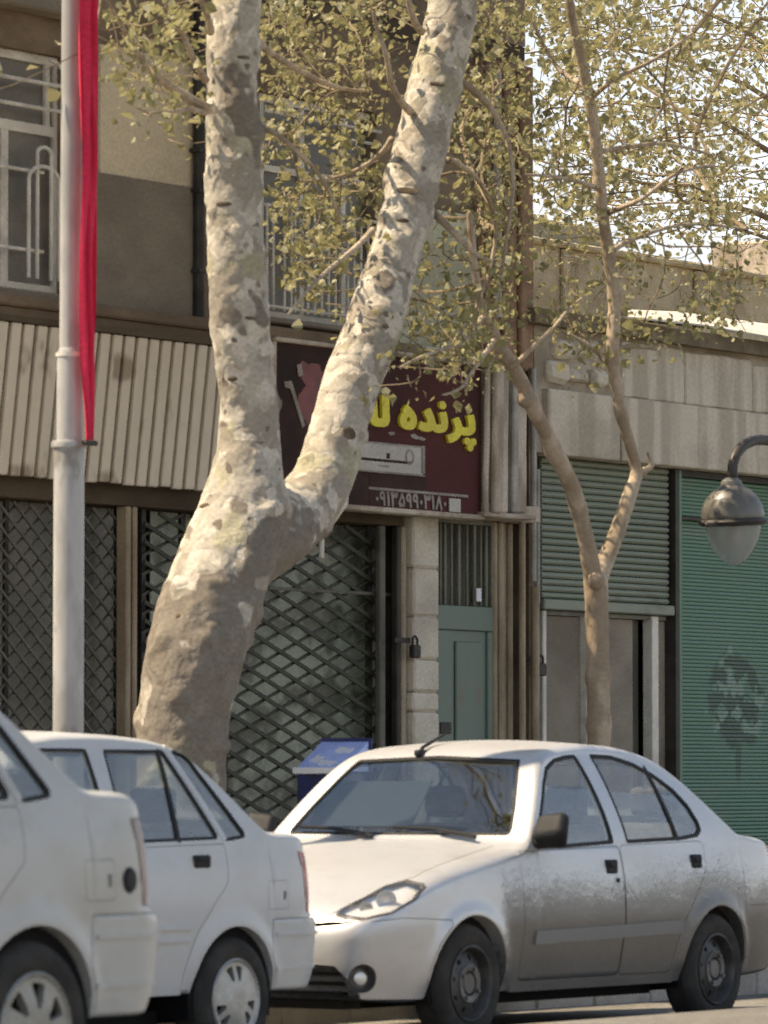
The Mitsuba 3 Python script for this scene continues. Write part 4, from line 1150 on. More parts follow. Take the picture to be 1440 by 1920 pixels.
    for s_ in (-1, 1):
        a, b = (-1.2, -.30) if s_ < 0 else (.30, 1.2)
        pr = lamp(0, s_)
        cuts.append((sh.solid(-.05, .4) - hol) ^ lamp(.004, s_))
        extra.append(('headlight', tm((outer - lens_i) ^ pr), 'lens_glass', 32))
        extra.append(('headlight__housing', tm((sh.solid(.03) - sh.solid(.060)) ^ lamp(.002, s_)), 'lamp_chrome', 32))
        extra.append(('headlight__rim', tm((sh.solid(-.001) - sh.solid(.02)) ^ (lamp(.004, s_) - lamp(-.008, s_))), 'hub_grey', 32))
        for (rx, rz, ry, rr) in ((-.545, .688, .680, .046), (-.615, .652, .612, .030)):
            bowl = lathe([(rr, 0), (rr * .98, .004), (rr * .75, .025), (rr * .35, .038), (0, .042), (0, .048), (rr * .5, .042), (rr * 1.05, .008), (rr * 1.06, 0), (rr, 0)], 32)
            bowl.apply_transform(trimesh.transformations.rotation_matrix(math.pi / 2, [0, 1, 0]))
            bowl.apply_transform(trimesh.transformations.rotation_matrix(-s_ * .75, [0, 0, 1]))
            bowl.apply_translation([rx, s_ * ry, rz])
            extra.append(('headlight__reflector', bowl, 'reflector', 40))
        # fog lamp in a round pocket of the bumper
        fx_, fy_, fz_ = -.745, s_ * .665, .327
        dirv = np.array([-math.cos(.85), s_ * math.sin(.85), 0])
        M = trimesh.geometry.align_vectors([0, 0, 1], dirv)
        c_ = m3.Manifold.cylinder(.25, .068, .068, 40).translate([0, 0, -.055])
        M2 = M.copy(); M2[:3, 3] = [fx_ + .05, fy_ - s_ * .03, fz_]
        cuts.append(c_.transform(M2[:3]))
        fog = lathe([(0, -.035), (.045, -.035), (.058, -.02), (.066, .0), (.0665, -.05), (0, -.052), (0, -.035)], 36)
        fog.apply_transform(M2)
        extra.append(('fog_lamp', fog, 'hub_grey', 40))
        bulb = lathe([(0, .0), (.03, -.008), (.034, -.03), (0, -.033), (0, 0)], 24)
        bulb.apply_transform(M2)
        extra.append(('fog_lamp__glass', bulb, 'reflector', 40))
        # mirror, handles
        mm = m3.Manifold.batch_hull([m3.Manifold.sphere(r, 14).translate(p) for p, r in (([.64, s_ * .80, .985], .035), ([.64, s_ * .915, 1.0], .04), ([.67, s_ * .80, 1.05], .03), ([.67, s_ * .905, 1.055], .04), ([.69, s_ * .80, .95], .028), ([.69, s_ * .89, .95], .03))])
        arm = m3.Manifold.batch_hull([m3.Manifold.sphere(r, 10).translate(p) for p, r in (([.64, s_ * .755, .94], .03), ([.74, s_ * .76, .95], .03), ([.70, s_ * .86, .975], .03))])
        extra.append(('door_mirror', tm((mm + arm).refine_to_length(.02)), 'black_plastic', 40))
    for hx, hz in ((1.315, .822), (2.175, .838)):
        yy = -.824 * float(sh.side(hz)) * float(sh.plan(hx)) / .824
        extra.append(('door_handle', join([rbox(hx - .052, hx + .052, yy - .012, yy + .03, hz - .036, hz + .036, .011), rbox(hx - .035, hx + .03, yy - .022, yy - .004, hz - .004, hz + .022, .007)]), 'black_plastic', 40))
    yk = -float(sh.side(.745) * sh.plan(1.36))
    k_ = lathe([(0, 0), (.012, 0), (.012, .01), (0, .012), (0, 0)], 16); k_.apply_transform(trimesh.transformations.rotation_matrix(math.pi / 2, [1, 0, 0])); k_.apply_translation([1.36, yk + .004, .755])
    extra.append(('door_lock', k_, 'black_plastic', 40))
    # lower intake, upper slot
    intake = smooth_poly([(-.45, .392), (.45, .392), (.55, .386), (.602, .328), (.64, .262), (.655, .18), (.655, .1), (-.655, .1), (-.655, .18), (-.64, .262), (-.602, .328), (-.55, .386)], .012)
    cuts.append(front_prism(intake, -1.2, -.60))
    slot = smooth_poly([(-.672, .599), (-.57, .592), (-.45, .586), (0, .582), (.45, .586), (.57, .592), (.672, .599), (.57, .578), (.45, .567), (0, .562), (-.45, .567), (-.57, .578)], .003)
    cuts.append(front_prism(slot, -1.2, -.66))
    extra.append(('intake_grille', join([box(-.64, -.60, -.5, .5, .20 + .045 * i, .215 + .045 * i) for i in range(4)] + [box(-.60, -.585, -.56, .56, .18, .40)]), 'black_plastic', False))
    extra.append(('upper_grille', box(-.665, -.655, -.62, .62, .54, .61), 'black_plastic', False))
    extra.append(('bumper_lip', tm((sh.solid(-.004) - sh.solid(.02)) ^ side_prism(Polygon([(-1, .15), (-1, .236), (-.36, .222), (-.36, .15)]), -1.2, 1.2)), 'black_plastic', 32))
    # roof aerial, wipers, indicator
    extra.append(('aerial', join([tube([[1.0, .12, 1.385], [1.02, .12, 1.415], [1.28, .12, 1.50]], [.014, .010, .005], 8), rbox(.965, 1.045, .10, .14, 1.37, 1.405, .012)]), 'black_plastic', 40))
    for (wy0, wy1) in ((-.46, .02), (.14, .58)):
        extra.append(('wiper', join([tube([[.55, wy0, .985], [.585, (wy0 + wy1) / 2, 1.012], [.60, wy1, 1.02]], .009, 6), tube([[.53, wy0 - .04, .975], [.57, wy0 + .2, 1.005]], .011, 6)]), 'black_plastic', 40))
    strip = smooth_poly([(.57, .522), (2.0, .545), (2.0, .478), (.57, .455)], .012)
    strips = [('door_moulding', side_prism(strip, -1.2, -.3), 'moulding_grey', .012)]
    sill = Polygon([(.40, .20), (.40, .262), (1.98, .262), (1.98, .20)])
    strips.append(('sill', side_prism(sill, -1.2, -.3), 'silver_paint', .006))
    # added bluish sheet behind the windshield, standing in for a sky reflection
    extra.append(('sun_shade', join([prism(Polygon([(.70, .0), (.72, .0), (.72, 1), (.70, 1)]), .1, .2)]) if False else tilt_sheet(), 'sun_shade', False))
    wl = wheel_parts(.285, .17, .178, 'steel')
    spec = dict(arch_r=.325, cabin=(.60, 2.72), windows=[('front_window', fwin, 'side'), ('rear_window', rwin, 'side'), ('windshield', ws, 'front'), ('back_window', rw, 'back')],
                ws_x=(.45, 1.03), rw_x=(2.12, 2.75), dividers=[((2.0, 1.315), (2.035, .955), .013)], panels=panels, strips=strips, cuts=cuts, paint='silver_paint', seat_x=(1.0, 1.85), dash_x=.62,
                shelf=(2.35, 2.75, .93), wheel=wl, rim_mat='steel_wheel', hub_mat='hub_grey', track=.725, extra=extra)
    return sh, build_car(sh, spec)


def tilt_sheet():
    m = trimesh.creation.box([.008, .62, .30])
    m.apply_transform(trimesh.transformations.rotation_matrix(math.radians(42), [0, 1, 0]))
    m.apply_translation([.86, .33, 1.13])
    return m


def white_car():
    # x = 0 at the rear axle
    sh = Shape(
        top=[(-3.08, .5), (-3.075, .60), (-3.06, .68), (-3.02, .73), (-2.9, .77), (-2.5, .84), (-2.1, .90), (-1.98, .925), (-1.92, .955), (-1.7, 1.15), (-1.45, 1.37), (-1.36, 1.42), (-1.2, 1.452), (-1.0, 1.468), (-.75, 1.47), (-.5, 1.46), (-.3, 1.438), (-.16, 1.395), (0, 1.285), (.12, 1.185), (.24, 1.085), (.31, 1.042), (.38, 1.03), (.5, 1.026), (.62, 1.018), (.70, 1.0), (.75, .965), (.785, .88), (.80, .78), (.81, .62)],
        bottom=[(-3.08, .40), (-3.0, .26), (-2.7, .22), (-2.0, .26), (-1.8, .30), (-.5, .32), (.3, .31), (.6, .31), (.77, .325), (.81, .36)],
        plan=[(-3.08, .40), (-3.06, .56), (-3.0, .66), (-2.85, .74), (-2.6, .775), (-2.0, .795), (-1.2, .80), (0, .80), (.4, .795), (.58, .785), (.68, .762), (.745, .722), (.785, .66), (.80, .59), (.81, .48)],
        side=[(.1, .94), (.25, .95), (.4, .975), (.55, .992), (.70, 1.0), (.85, .99), (.95, .965), (1.0, .95), (1.1, .905), (1.25, .83), (1.4, .745), (1.5, .68), (1.6, .6)],
        xf=-3.08, xr=.81,
        nose=[(.15, .05), (.3, .0), (.5, 0), (.62, .03), (1, .05)],
        tail=[(.15, .08), (.30, .045), (.40, .005), (.48, .0), (.58, .0), (.615, .008), (.638, .05), (.655, .085), (.75, .085), (.9, .10), (1.1, .13)],
        wheels=[(-2.345, .28), (0, .28)], flare=.014,
        corner_h=[(-3.08, .06), (-2.5, .10), (-2.0, .08), (-1.9, .05), (-1.4, .06), (-1.1, .09), (-.5, .09), (-.2, .07), (.2, .06), (.35, .07), (.6, .06), (.81, .05)],
        corner_v=[(-3.08, .05), (-2.5, .05), (-2.0, .045), (-1.9, .03), (-1.4, .04), (-1.1, .045), (-.5, .045), (-.2, .04), (.2, .04), (.35, .045), (.6, .045), (.81, .04)],
        crown=[(-3.08, .01), (-2.0, .02), (-1.0, .018), (-.3, .018), (.1, .015), (.35, .012), (.81, .01)],
        belt=.97)
    N = (-1.2, -.3)

    def pair(poly, gap, fn, a, b):
        return fn(poly.buffer(gap), a, b), fn(poly, a, b)

    arch = Point(0, .28).buffer(.338, 24)
    dwin = [(-.745, 1.382), (-.30, 1.382), (-.085, .992), (-.80, .98), (-.79, 1.1)]
    fwin = [(-1.45, 1.30), (-1.36, 1.36), (-1.28, 1.385), (-.87, 1.385), (-.89, .98), (-1.80, .975), (-1.80, 1.0)]
    qwin = [(-.255, 1.385), (-.15, 1.375), (.135, 1.0), (.0, .985), (-.04, .985)]
    ws = [(-.63, .985), (.63, .985), (.50, 1.38), (-.50, 1.38)]
    rw = [(-.60, 1.075), (.60, 1.075), (.51, 1.37), (-.51, 1.37)]
    door = smooth_poly([(-.845, .955), (-.055, .968), (-.06, .80), (-.16, .72), (-.30, .58), (-.37, .45), (-.40, .345), (-.845, .345)], .02).difference(arch.buffer(.035))
    fdoor = smooth_poly([(-1.83, .955), (-.855, .955), (-.855, .345), (-1.83, .345)], .02)
    bump = Polygon([(.28, .1), (.30, .628), (1, .628), (1, .1)]).difference(arch.buffer(.01))
    fuel = smooth_poly([(.255, .80), (.415, .80), (.415, .675), (.255, .675)], .012)
    tail = smooth_poly([(.540, .925), (1, .925), (1, .655), (.588, .655), (.570, .80)], .006)
    panels = [('rear_bumper', pair(bump, .006, side_prism, -1.2, 1.2), 'white_paint', 0, 0),
              ('rear_door', pair(door, .0035, side_prism, *N), 'white_paint', 0, 0),
              ('front_door', pair(fdoor, .0035, side_prism, *N), 'white_paint', 0, 0),
              ('fuel_door', pair(fuel, .002, side_prism, *N), 'white_paint', 0, 0),
              ('tail_light', pair(tail, .003, side_prism, *N), 'lamp_red', 0, 0),
              ('tail_light', pair(tail, .003, side_prism, .3, 1.2), 'lamp_red', 0, 0)]
    frame = LineString([(-.275, 1.40), (-.045, .985)]).buffer(.017, cap_style=2)
    strips = [('door_frame', side_prism(frame, -1.2, -.4), 'white_paint', .004)]
    for z0, z1 in ((.598, .612), (.545, .558)):
        strips.append(('side_moulding', side_prism(Polygon([(-1.83, z0), (-1.83, z1), (-.36, z1), (-.36, z0)]), -1.2, -.3), 'white_paint', .015))
    strips.append(('sill', side_prism(Polygon([(-1.95, .30), (-1.95, .345), (-.40, .345), (-.40, .30)]), -1.2, -.3), 'white_paint', .006))
    for z0, z1, lf in ((.555, .567, .012), (.40, .414, .010)):
        strips.append(('bumper_rib', side_prism(Polygon([(.32, z0), (.32, z1), (1, z1), (1, z0)]), -1.2, 1.2), 'white_paint', lf))
    extra = []
    yh = -float(sh.side(.893) * sh.plan(-.25))
    extra.append(('door_handle', join([rbox(-.315, -.195, yh - .014, yh + .03, .865, .922, .010), rbox(-.30, -.22, yh - .024, yh - .004, .895, .915, .006)]), 'black_plastic', 40))
    yh = -float(sh.side(.893) * sh.plan(-1.0))
    extra.append(('door_handle', rbox(-1.05, -.93, yh - .014, yh + .03, .865, .922, .010), 'black_plastic', 40))
    yf = -float(sh.side(.735) * sh.plan(.39))
    extra.append(('fuel_door__latch', rbox(.378, .394, yf - .004, yf + .02, .715, .755, .003), 'hub_grey', 40))
    for s_ in (-1, 1):
        mm = m3.Manifold.batch_hull([m3.Manifold.sphere(.035, 12).translate(p) for p in ([-1.72, s_ * .84, 1.0], [-1.72, s_ * .95, 1.0], [-1.70, s_ * .84, 1.07], [-1.70, s_ * .95, 1.07], [-1.68, s_ * .78, .98])])
        extra.append(('door_mirror', tm(mm), 'black_plastic', 40))
        hl = lathe([(0, 0), (.07, .01), (.08, .04), (0, .05), (0, 0)], 24)
        hl.apply_transform(trimesh.transformations.rotation_matrix(math.pi / 2, [0, 1, 0])); hl.apply_translation([-3.085, s_ * .50, .66])
        extra.append(('headlight', hl, 'reflector', 40))
    extra.append(('tow_eye', join([box(.45, .62, -.52, -.48, .25, .31), tube([[.3, -.35, .27], [.84, -.35, .28]], .024, 10)]), 'black_plastic', False))
    # plastic filler cap, seen on one car only
    yc = -float(sh.side(.735) * sh.plan(.60))
    cap = lathe([(0, -.012), (.034, -.010), (.042, -.002), (.042, .03), (0, .03), (0, -.012)], 32)
    cap.apply_transform(trimesh.transformations.rotation_matrix(-math.pi / 2, [1, 0, 0])); cap.apply_transform(trimesh.transformations.rotation_matrix(.16, [0, 0, 1])); cap.apply_translation([.50, yc - .006, .735])
    extra.append(('filler_cap', cap, 'black_plastic', 40))
    wl = wheel_parts(.28, .165, .178, 'three')
    spec = dict(arch_r=.325, cabin=(-1.93, .36), windows=[('rear_window', dwin, 'side'), ('front_window', fwin, 'side'), ('quarter_window', qwin, 'side'), ('windshield', ws, 'front'), ('back_window', rw, 'back')],
                ws_x=(-2.1, -1.33), rw_x=(-.22, .36), dividers=[((-.335, 1.38), (-.395, .985), .011)], panels=panels, strips=strips, cuts=[], paint='white_paint', seat_x=(-1.45, -.65), dash_x=-1.95,
                shelf=(-.12, .36, .96), wheel=wl, seal=.011, rim_mat='cover_silver', hub_mat='wheel_well', track=.715, extra=extra)
    return sh, build_car(sh, spec)


SIL, sil_parts = silver_car()
WHI, whi_parts = white_car()
cars = 'cars parked or waiting along the street'
place_car(sil_parts, 21.57, 13.51 + .81, 0.0, 'silver grey sedan facing left with black steel wheels and a black door mirror', cars)
place_car(whi_parts, 19.515, 13.45 + .80, 0.0, 'white sedan whose tail stands against the nose of the silver grey car', cars, skip=('filler_cap',))
alt = wheel_parts(.28, .165, .178, 'seven')
near_parts = []
for nm, m, b, sm in whi_parts:
    if isinstance(nm, tuple) and nm[3] == 'rim':
        m2 = alt['rim'].copy()
        if nm[2] > 0: m2.apply_transform(trimesh.transformations.rotation_matrix(math.pi, [0, 0, 1]))
        m2.apply_translation([[-2.345, 0][nm[1]], nm[2] * .715, .28])
        m = m2
    near_parts.append((nm, m, b, sm))
ck_ = place_car(near_parts, 13.17, 9.82 + .80, 0.2, 'dusty white sedan cut off by the left edge, nearest of the three cars', cars,
                swap={'white_paint': 'dusty_white_paint', 'cover_silver': 'cover_dusty', 'lamp_red': 'lamp_brown'})

# ---------------------------------------------------------------- trees
def limb(points, y, refine=.035, wob=.022, seed=0):
    """one continuous limb through (px, py, width in px[, depth offset])"""
    out = []
    for q in points:
        yy = y + (q[3] if len(q) > 3 else 0)
        c = at(q[0], q[1], yy)
        s = FOC / (c[0] * SP + yy * CP)
        out.append((c, q[2] / s / 2))
    return out


def chain_solid(chain, n=18):
    m = None
    for (a, ra), (b, rb) in zip(chain[:-1], chain[1:]):
        h = m3.Manifold.batch_hull([m3.Manifold.sphere(ra, n).translate(list(a)), m3.Manifold.sphere(rb, n).translate(list(b))])
        m = h if m is None else m + h
    return m


def dense(chain, k=5):
    P_ = np.array([c for c, r in chain]); R_ = np.array([r for c, r in chain])
    t = np.arange(len(P_)); tt = np.linspace(0, len(P_) - 1, (len(P_) - 1) * k + 1)
    return [(p, r) for p, r in zip(np.stack([PchipInterpolator(t, P_[:, i])(tt) for i in range(3)], 1), PchipInterpolator(t, R_)(tt))]


def trunk_mesh(chains, knots, res, amp, seed, it=8):
    m = None
    for c in chains:
        s = chain_solid(c)
        m = s if m is None else m + s
    for p, r in knots:
        m += m3.Manifold.sphere(r, 14).translate(list(p))
    m = tm(m.simplify(.0025).refine_to_length(res))
    m.merge_vertices()
    before = np.array(m.vertices)
    trimesh.smoothing.filter_taubin(m, lamb=.5, nu=.2, iterations=it)
    v = np.array(m.vertices)
    off = np.linalg.norm(v - before, axis=1)
    m.vertices = v = np.where((off > .03)[:, None], before, v)
    nrm = np.array(m.vertex_normals)
    d = amp * (meshkit.fbm(v * [5, 5, 3.2] + seed, 3) - .5) * 2 + amp * .55 * (meshkit.fbm(v * 15 + seed, 3) - .5) * 2
    lump = np.clip(meshkit.fbm(v * 7 + 31 + seed, 2) - .60, 0, 1) * amp * 9
    return trimesh.Trimesh(v + nrm * (d + lump)[:, None], m.faces, process=False)


def colonize(seeds, attr, step=.09, di=.75, dk=.14, iters=150, droop=.0, rng=RNG):
    pos = [np.array(s) for s in seeds]
    par = [-1] * len(pos)
    attr = np.array(attr)
    start = 0
    for _ in range(iters):
        if len(attr) == 0: break
        tree = cKDTree(np.array(pos))
        d, i = tree.query(attr, distance_upper_bound=di * (1 if _ > 12 else 3))
        ok = np.isfinite(d)
        if not ok.any(): break
        pull = {}
        P_ = np.array(pos)
        dirs = attr[ok] - P_[i[ok]]
        dirs /= np.linalg.norm(dirs, axis=1, keepdims=True) + 1e-9
        acc = np.zeros_like(P_)
        np.add.at(acc, i[ok], dirs)
        idx = np.unique(i[ok])
        nd = acc[idx] + rng.normal(0, .28, (len(idx), 3)) - [0, 0, droop]
        nd /= np.linalg.norm(nd, axis=1, keepdims=True) + 1e-9
        new = P_[idx] + nd * step
        dn, _i = tree.query(new)
        keep = dn > step * .5
        if not keep.any(): break
        new, idx = new[keep], idx[keep]
        for p, q in zip(new, idx):
            pos.append(p); par.append(int(q))
        dd, _j = cKDTree(new).query(attr, distance_upper_bound=dk)
        attr = attr[~np.isfinite(dd)]
    return np.array(pos), np.array(par), len(seeds)


def branches(pos, par, nseed, r0=.0035, power=2.3, rmax=.03):
    n = len(pos)
    load = np.zeros(n)
    kids = [[] for _ in range(n)]
    for i in range(n - 1, -1, -1):
        if load[i] == 0: load[i] = 1
        if par[i] >= 0:
            load[par[i]] += load[i]; kids[par[i]].append(i)
    rad = np.minimum(r0 * load ** (1 / power), rmax)
    ms = []
    done = set()
    for i in range(n):
        if par[i] >= 0 and not (len(kids[par[i]]) and max(kids[par[i]], key=lambda q: load[q]) == i and par[par[i]] >= 0):
            ch = [par[i], i]
            while kids[ch[-1]]:
                ch.append(max(kids[ch[-1]], key=lambda q: load[q]))
            p = pos[ch]
            r = rad[ch].copy(); r[0] = r[1]
            if len(p) > 3:
                q = p.copy(); q[1:-1] = (p[:-2] + 2 * p[1:-1] + p[2:]) / 4; p = q
            ms.append(tube(p, r, 5 if r.max() > .006 else 4, cap=False))
    return join(ms), load, kids


def leaf_cloud(pos, load, rng, per, size, limit, spread=.07):
    """leaves on the thin twigs: each a small folded blade"""
    tips = np.where(load <= limit)[0]
    c = np.repeat(pos[tips], per, axis=0)
    keep = rng.random(len(c)) < np.clip((meshkit.fbm(c * 2.3, 3) - .30) * 3.2, .12, 1)     # thick and thin places
    c = c[keep]
    n = len(c)
    c = c + rng.normal(0, spread, (n, 3)) * [1, 1, .8]
    s = size * np.clip(rng.lognormal(-.12, .38, n), .4, 1.9)
    d = rng.normal(0, 1, (n, 3)) + [0, 0, -.5]
    d /= np.linalg.norm(d, axis=1, keepdims=True)
    o = rng.normal(0, 1, (n, 3))
    u = np.cross(d, o); u /= np.linalg.norm(u, axis=1, keepdims=True) + 1e-9
    w = np.cross(d, u)
    f_ = .35
    # base, left, tip, right with a fold and a lobe on either side
    P0 = c
    tip = c + d * s[:, None]
    l1 = c + d * (s * .30)[:, None] + u * (s * .50)[:, None] + w * (s * .16)[:, None]
    r1 = c + d * (s * .30)[:, None] - u * (s * .50)[:, None] + w * (s * .16)[:, None]
    l2 = c + d * (s * .68)[:, None] + u * (s * .30)[:, None] + w * (s * .10)[:, None]
    r2 = c + d * (s * .68)[:, None] - u * (s * .30)[:, None] + w * (s * .10)[:, None]
    v = np.stack([P0, l1, l2, tip, r2, r1], 1).reshape(-1, 3)
    k = np.arange(n)[:, None] * 6
    f = np.concatenate([k + [0, 3, 1], k + [1, 3, 2], k + [0, 5, 3], k + [5, 4, 3]])
    return trimesh.Trimesh(v, f, process=False)


def region(pts, n, y0, y1, rng):
    """points at random depths inside the part of the crown that the outline covers"""
    pl = Polygon(pts)
    a, b, c, d = pl.bounds
    out = []
    while len(out) < n:
        p = rng.uniform([a, b], [c, d], (n, 2))
        ok = shapely.contains_xy(pl, p[:, 0], p[:, 1])
        for q in p[ok]:
            out.append(at(q[0], q[1], rng.uniform(y0, y1)))
    return np.array(out[:n])


def ball(c, r, n, rng):
    p = rng.normal(0, 1, (n, 3))
    p /= np.linalg.norm(p, axis=1, keepdims=True)
    return np.array(c) + p * r * rng.uniform(.3, 1, (n, 1)) ** .6


YT = 16.25
tree1 = thing('plane_tree', 'big old plane tree with mottled pale bark and a thick trunk forking into two limbs', 'tree')
lower = dense(limb([(338, 1560, 190), (340, 1440, 168), (345, 1340, 172), (362, 1240, 188), (392, 1140, 190), (425, 1050, 186), (455, 975, 178), (462, 920, 150)], YT))
left = dense(limb([(455, 975, 160), (462, 900, 140), (467, 830, 118), (466, 760, 112), (458, 690, 112), (449, 600, 113), (444, 500, 112), (441, 400, 106), (438, 300, 105), (435, 200, 101), (434, 100, 98), (445, 0, 94), (455, -120, 88, .1), (450, -300, 78, .2), (420, -520, 62, .3)], YT))
right = dense(limb([(430, 1040, 165), (500, 1000, 160), (560, 960, 132), (606, 900, 118), (635, 800, 108), (665, 705, 112), (704, 600, 112), (733, 500, 98), (760, 400, 96), (783, 300, 104), (806, 200, 102), (830, 100, 98), (850, 0, 92), (868, -120, 84, -.1), (890, -300, 72, -.2), (930, -520, 58, -.3)], YT))
kn = []
rk = np.random.default_rng(5)
for ch in (lower[6:], left[4:40], right[8:45]):
    for q in range(len(ch)):
        c_, r_ = ch[q]
        if rk.random() < .16:
            a = rk.uniform(0, 6.28)
            v_ = np.array([math.cos(a), math.sin(a), rk.normal(0, .3)])
            kn.append((c_ + v_ * r_ * .84, r_ * rk.uniform(.14, .24)))
tmesh = trunk_mesh([lower, left, right], kn, .03, .013, 3)
put(tree1 + '__trunk', tmesh, 'plane_bark', smooth=True, label='mottled pale trunk and two limbs')
# dark hollows and scars where branches broke off
prox = cKDTree(np.array(tmesh.vertices))
sc_ = []
for px, py, rx, rz in ((658, 812, .055, .05), (765, 352, .085, .03), (755, 415, .05, .015), (420, 378, .06, .018), (820, 155, .06, .018), (430, 708, .04, .018), (333, 1148, .02, .02), (375, 945, .05, .022), (725, 610, .03, .025), (460, 110, .05, .014), (470, 600, .04, .012)):
    c_ = at(px, py, YT - .4)
    ray = c_ - np.array([0, 0, EYE]); ray /= np.linalg.norm(ray)
    ts = np.linspace(-.6, 1.0, 160)
    d_, i_ = prox.query(c_ + ray * ts[:, None])
    k_ = np.argmax(d_ < .028)
    if d_[k_] < .028:
        hit = np.array(tmesh.vertices[i_[k_]])
        s_ = trimesh.creation.icosphere(3, 1.0)
        vv = np.array(s_.vertices)
        vv *= 1 + .35 * (meshkit.fbm(vv * 1.8 + px, 3) - .5)[:, None]
        nr = np.array(tmesh.vertex_normals[i_[k_]])
        Ms = trimesh.geometry.align_vectors([0, -1, 0], nr)
        vv = trimesh.transform_points(vv * [rx * .75, .006, rz * .75], Ms)
        sc_.append(trimesh.Trimesh(vv + hit, s_.faces, process=False))
for m_ in sc_:
    put(tree1 + '__scar', m_, 'knot_dark', smooth=True)
# thicker side branches drawn from the photograph, then fine twigs that grow into the crown
main1 = [limb(q, YT) for q in (
    [(392, 205, 20), (340, 175, 17, -.1), (280, 130, 13, -.2), (235, 60, 10, -.3), (190, -20, 7, -.35)],
    [(385, 150, 16), (370, 125, 14, -.1), (345, 70, 11, -.15), (312, 10, 8, -.2), (290, -60, 6, -.2)],
    [(384, 212, 12), (355, 205, 9, -.15), (320, 208, 6, -.2), (270, 215, 4, -.25)],
    [(395, 60, 16), (385, 20, 12, -.1), (360, -30, 8, -.15)],
    [(800, 385, 18), (840, 425, 14, -.2), (890, 475, 10, -.35), (920, 490, 6, -.4)],
    [(770, 210, 16), (735, 160, 12, -.2), (720, 90, 9, -.3), (700, 20, 7, -.3)],
    [(790, 60, 16), (770, 20, 12, -.15), (760, -60, 9, -.2)],
    [(700, 430, 14), (660, 470, 10, -.2), (600, 520, 7, -.3), (540, 590, 4, -.35)],
    [(735, 260, 14), (700, 300, 10, .2), (640, 330, 8, .35), (560, 340, 6, .5)],
    [(480, 240, 14), (530, 260, 10, -.2), (600, 330, 8, -.3), (640, 420, 5, -.35)],
    [(485, 80, 16), (540, 120, 12, .2), (620, 160, 9, .4), (690, 170, 6, .5)],
    [(850, 150, 18), (900, 180, 14, -.1), (950, 260, 10, -.2), (960, 380, 7, -.3), (940, 520, 5, -.3)],
    [(840, 300, 14), (890, 330, 10, .1), (930, 430, 8, .2), (900, 560, 6, .2), (850, 640, 4, .1)],
    [(450, -200, 50, .2), (350, -420, 36, -.3), (250, -650, 24, -.8)],
    [(870, -150, 50, -.1), (1010, -330, 38, -.6), (1180, -520, 26, -1.0)],
    [(860, -60, 40, -.1), (780, -300, 30, .5), (640, -600, 20, .8)])]
put(tree1 + '__branch', join([tube([c for c, r in dense(q, 4)], [r for c, r in dense(q, 4)], 8) for q in main1]), 'slim_bark', smooth=True, kind='stuff')
rg = np.random.default_rng(21)
seeds = np.concatenate([np.array([c for c, r in dense(q, 3)]) for q in main1] + [np.array([c for c, r in left[30:]])[::2], np.array([c for c, r in right[22:]])[::2]])
A = np.concatenate([
    region([(485, -20), (760, -20), (735, 200), (690, 420), (600, 520), (500, 440)], 520, 16.6, 18.1, rg),
    region([(485, 400), (690, 400), (640, 560), (520, 610)], 35, 16.3, 17.9, rg),
    region([(770, 440), (905, 400), (985, 560), (950, 690), (760, 680), (740, 560)], 150, 16.3, 17.9, rg),
    region([(820, -20), (990, -20), (990, 560), (880, 460), (830, 250)], 470, 16.2, 18.0, rg),
    region([(735, 640), (960, 650), (960, 720), (880, 765), (740, 730)], 50, 15.6, 16.6, rg),
    region([(185, -20), (385, -20), (380, 230), (300, 270), (185, 150)], 90, 15.4, 16.8, rg),
    region([(-60, 150), (45, 150), (40, 200), (-60, 220)], 5, 15.8, 16.2, rg)])
pos, par, ns = colonize(seeds, A, rng=rg, droop=.06)
bm, load, kids = branches(pos, par, ns)
put(tree1 + '__twigs', bm, 'branch_bark', kind='stuff')
put(tree1 + '__crown', leaf_cloud(pos[ns:], load[ns:], rg, 7, .044, 3, .085), 'leaf_olive', label='sparse young olive leaves', kind='stuff')

# the part of the crown that spreads over the street, above the picture
over = [limb(q, YT) for q in (
    [(455, -120, 60, .1), (440, -420, 50, -.5), (400, -760, 38, -1.4), (350, -1000, 26, -2.4)],
    [(868, -120, 60, -.1), (930, -420, 48, -.8), (1010, -760, 36, -1.9), (1100, -1000, 24, -3.0)],
    [(440, -420, 40, -.5), (250, -640, 28, -1.3), (60, -860, 18, -2.2)])]
put(tree1 + '__branch', join([tube([c for c, r in dense(q, 4)], [r for c, r in dense(q, 4)], 8) for q in over]), 'slim_bark', smooth=True, kind='stuff')
seeds = np.concatenate([np.array([c for c, r in dense(q, 4)])[3:] for q in over])
A = np.concatenate([ball(c_, r_, n_, rg) for c_, r_, n_ in (([22.0, 14.0, 8.2], 2.0, 150), ([25.0, 13.4, 8.6], 2.1, 170), ([19.0, 13.6, 8.8], 2.1, 150), ([22.5, 11.8, 9.4], 2.0, 140), ([27.6, 13.2, 8.8], 2.0, 140), ([16.5, 12.6, 9.2], 1.9, 110))])
pos, par, ns = colonize(seeds, A, rng=rg, step=.16, di=1.6, dk=.22, droop=.02)
bm, load, kids = branches(pos, par, ns, r0=.005)
put(tree1 + '__twigs', bm, 'branch_bark', kind='stuff')
put(tree1 + '__crown', leaf_cloud(pos[ns:], load[ns:], rg, 10, .11, 4, .16), 'leaf_olive', label='upper crown spreading over the street', kind='stuff')

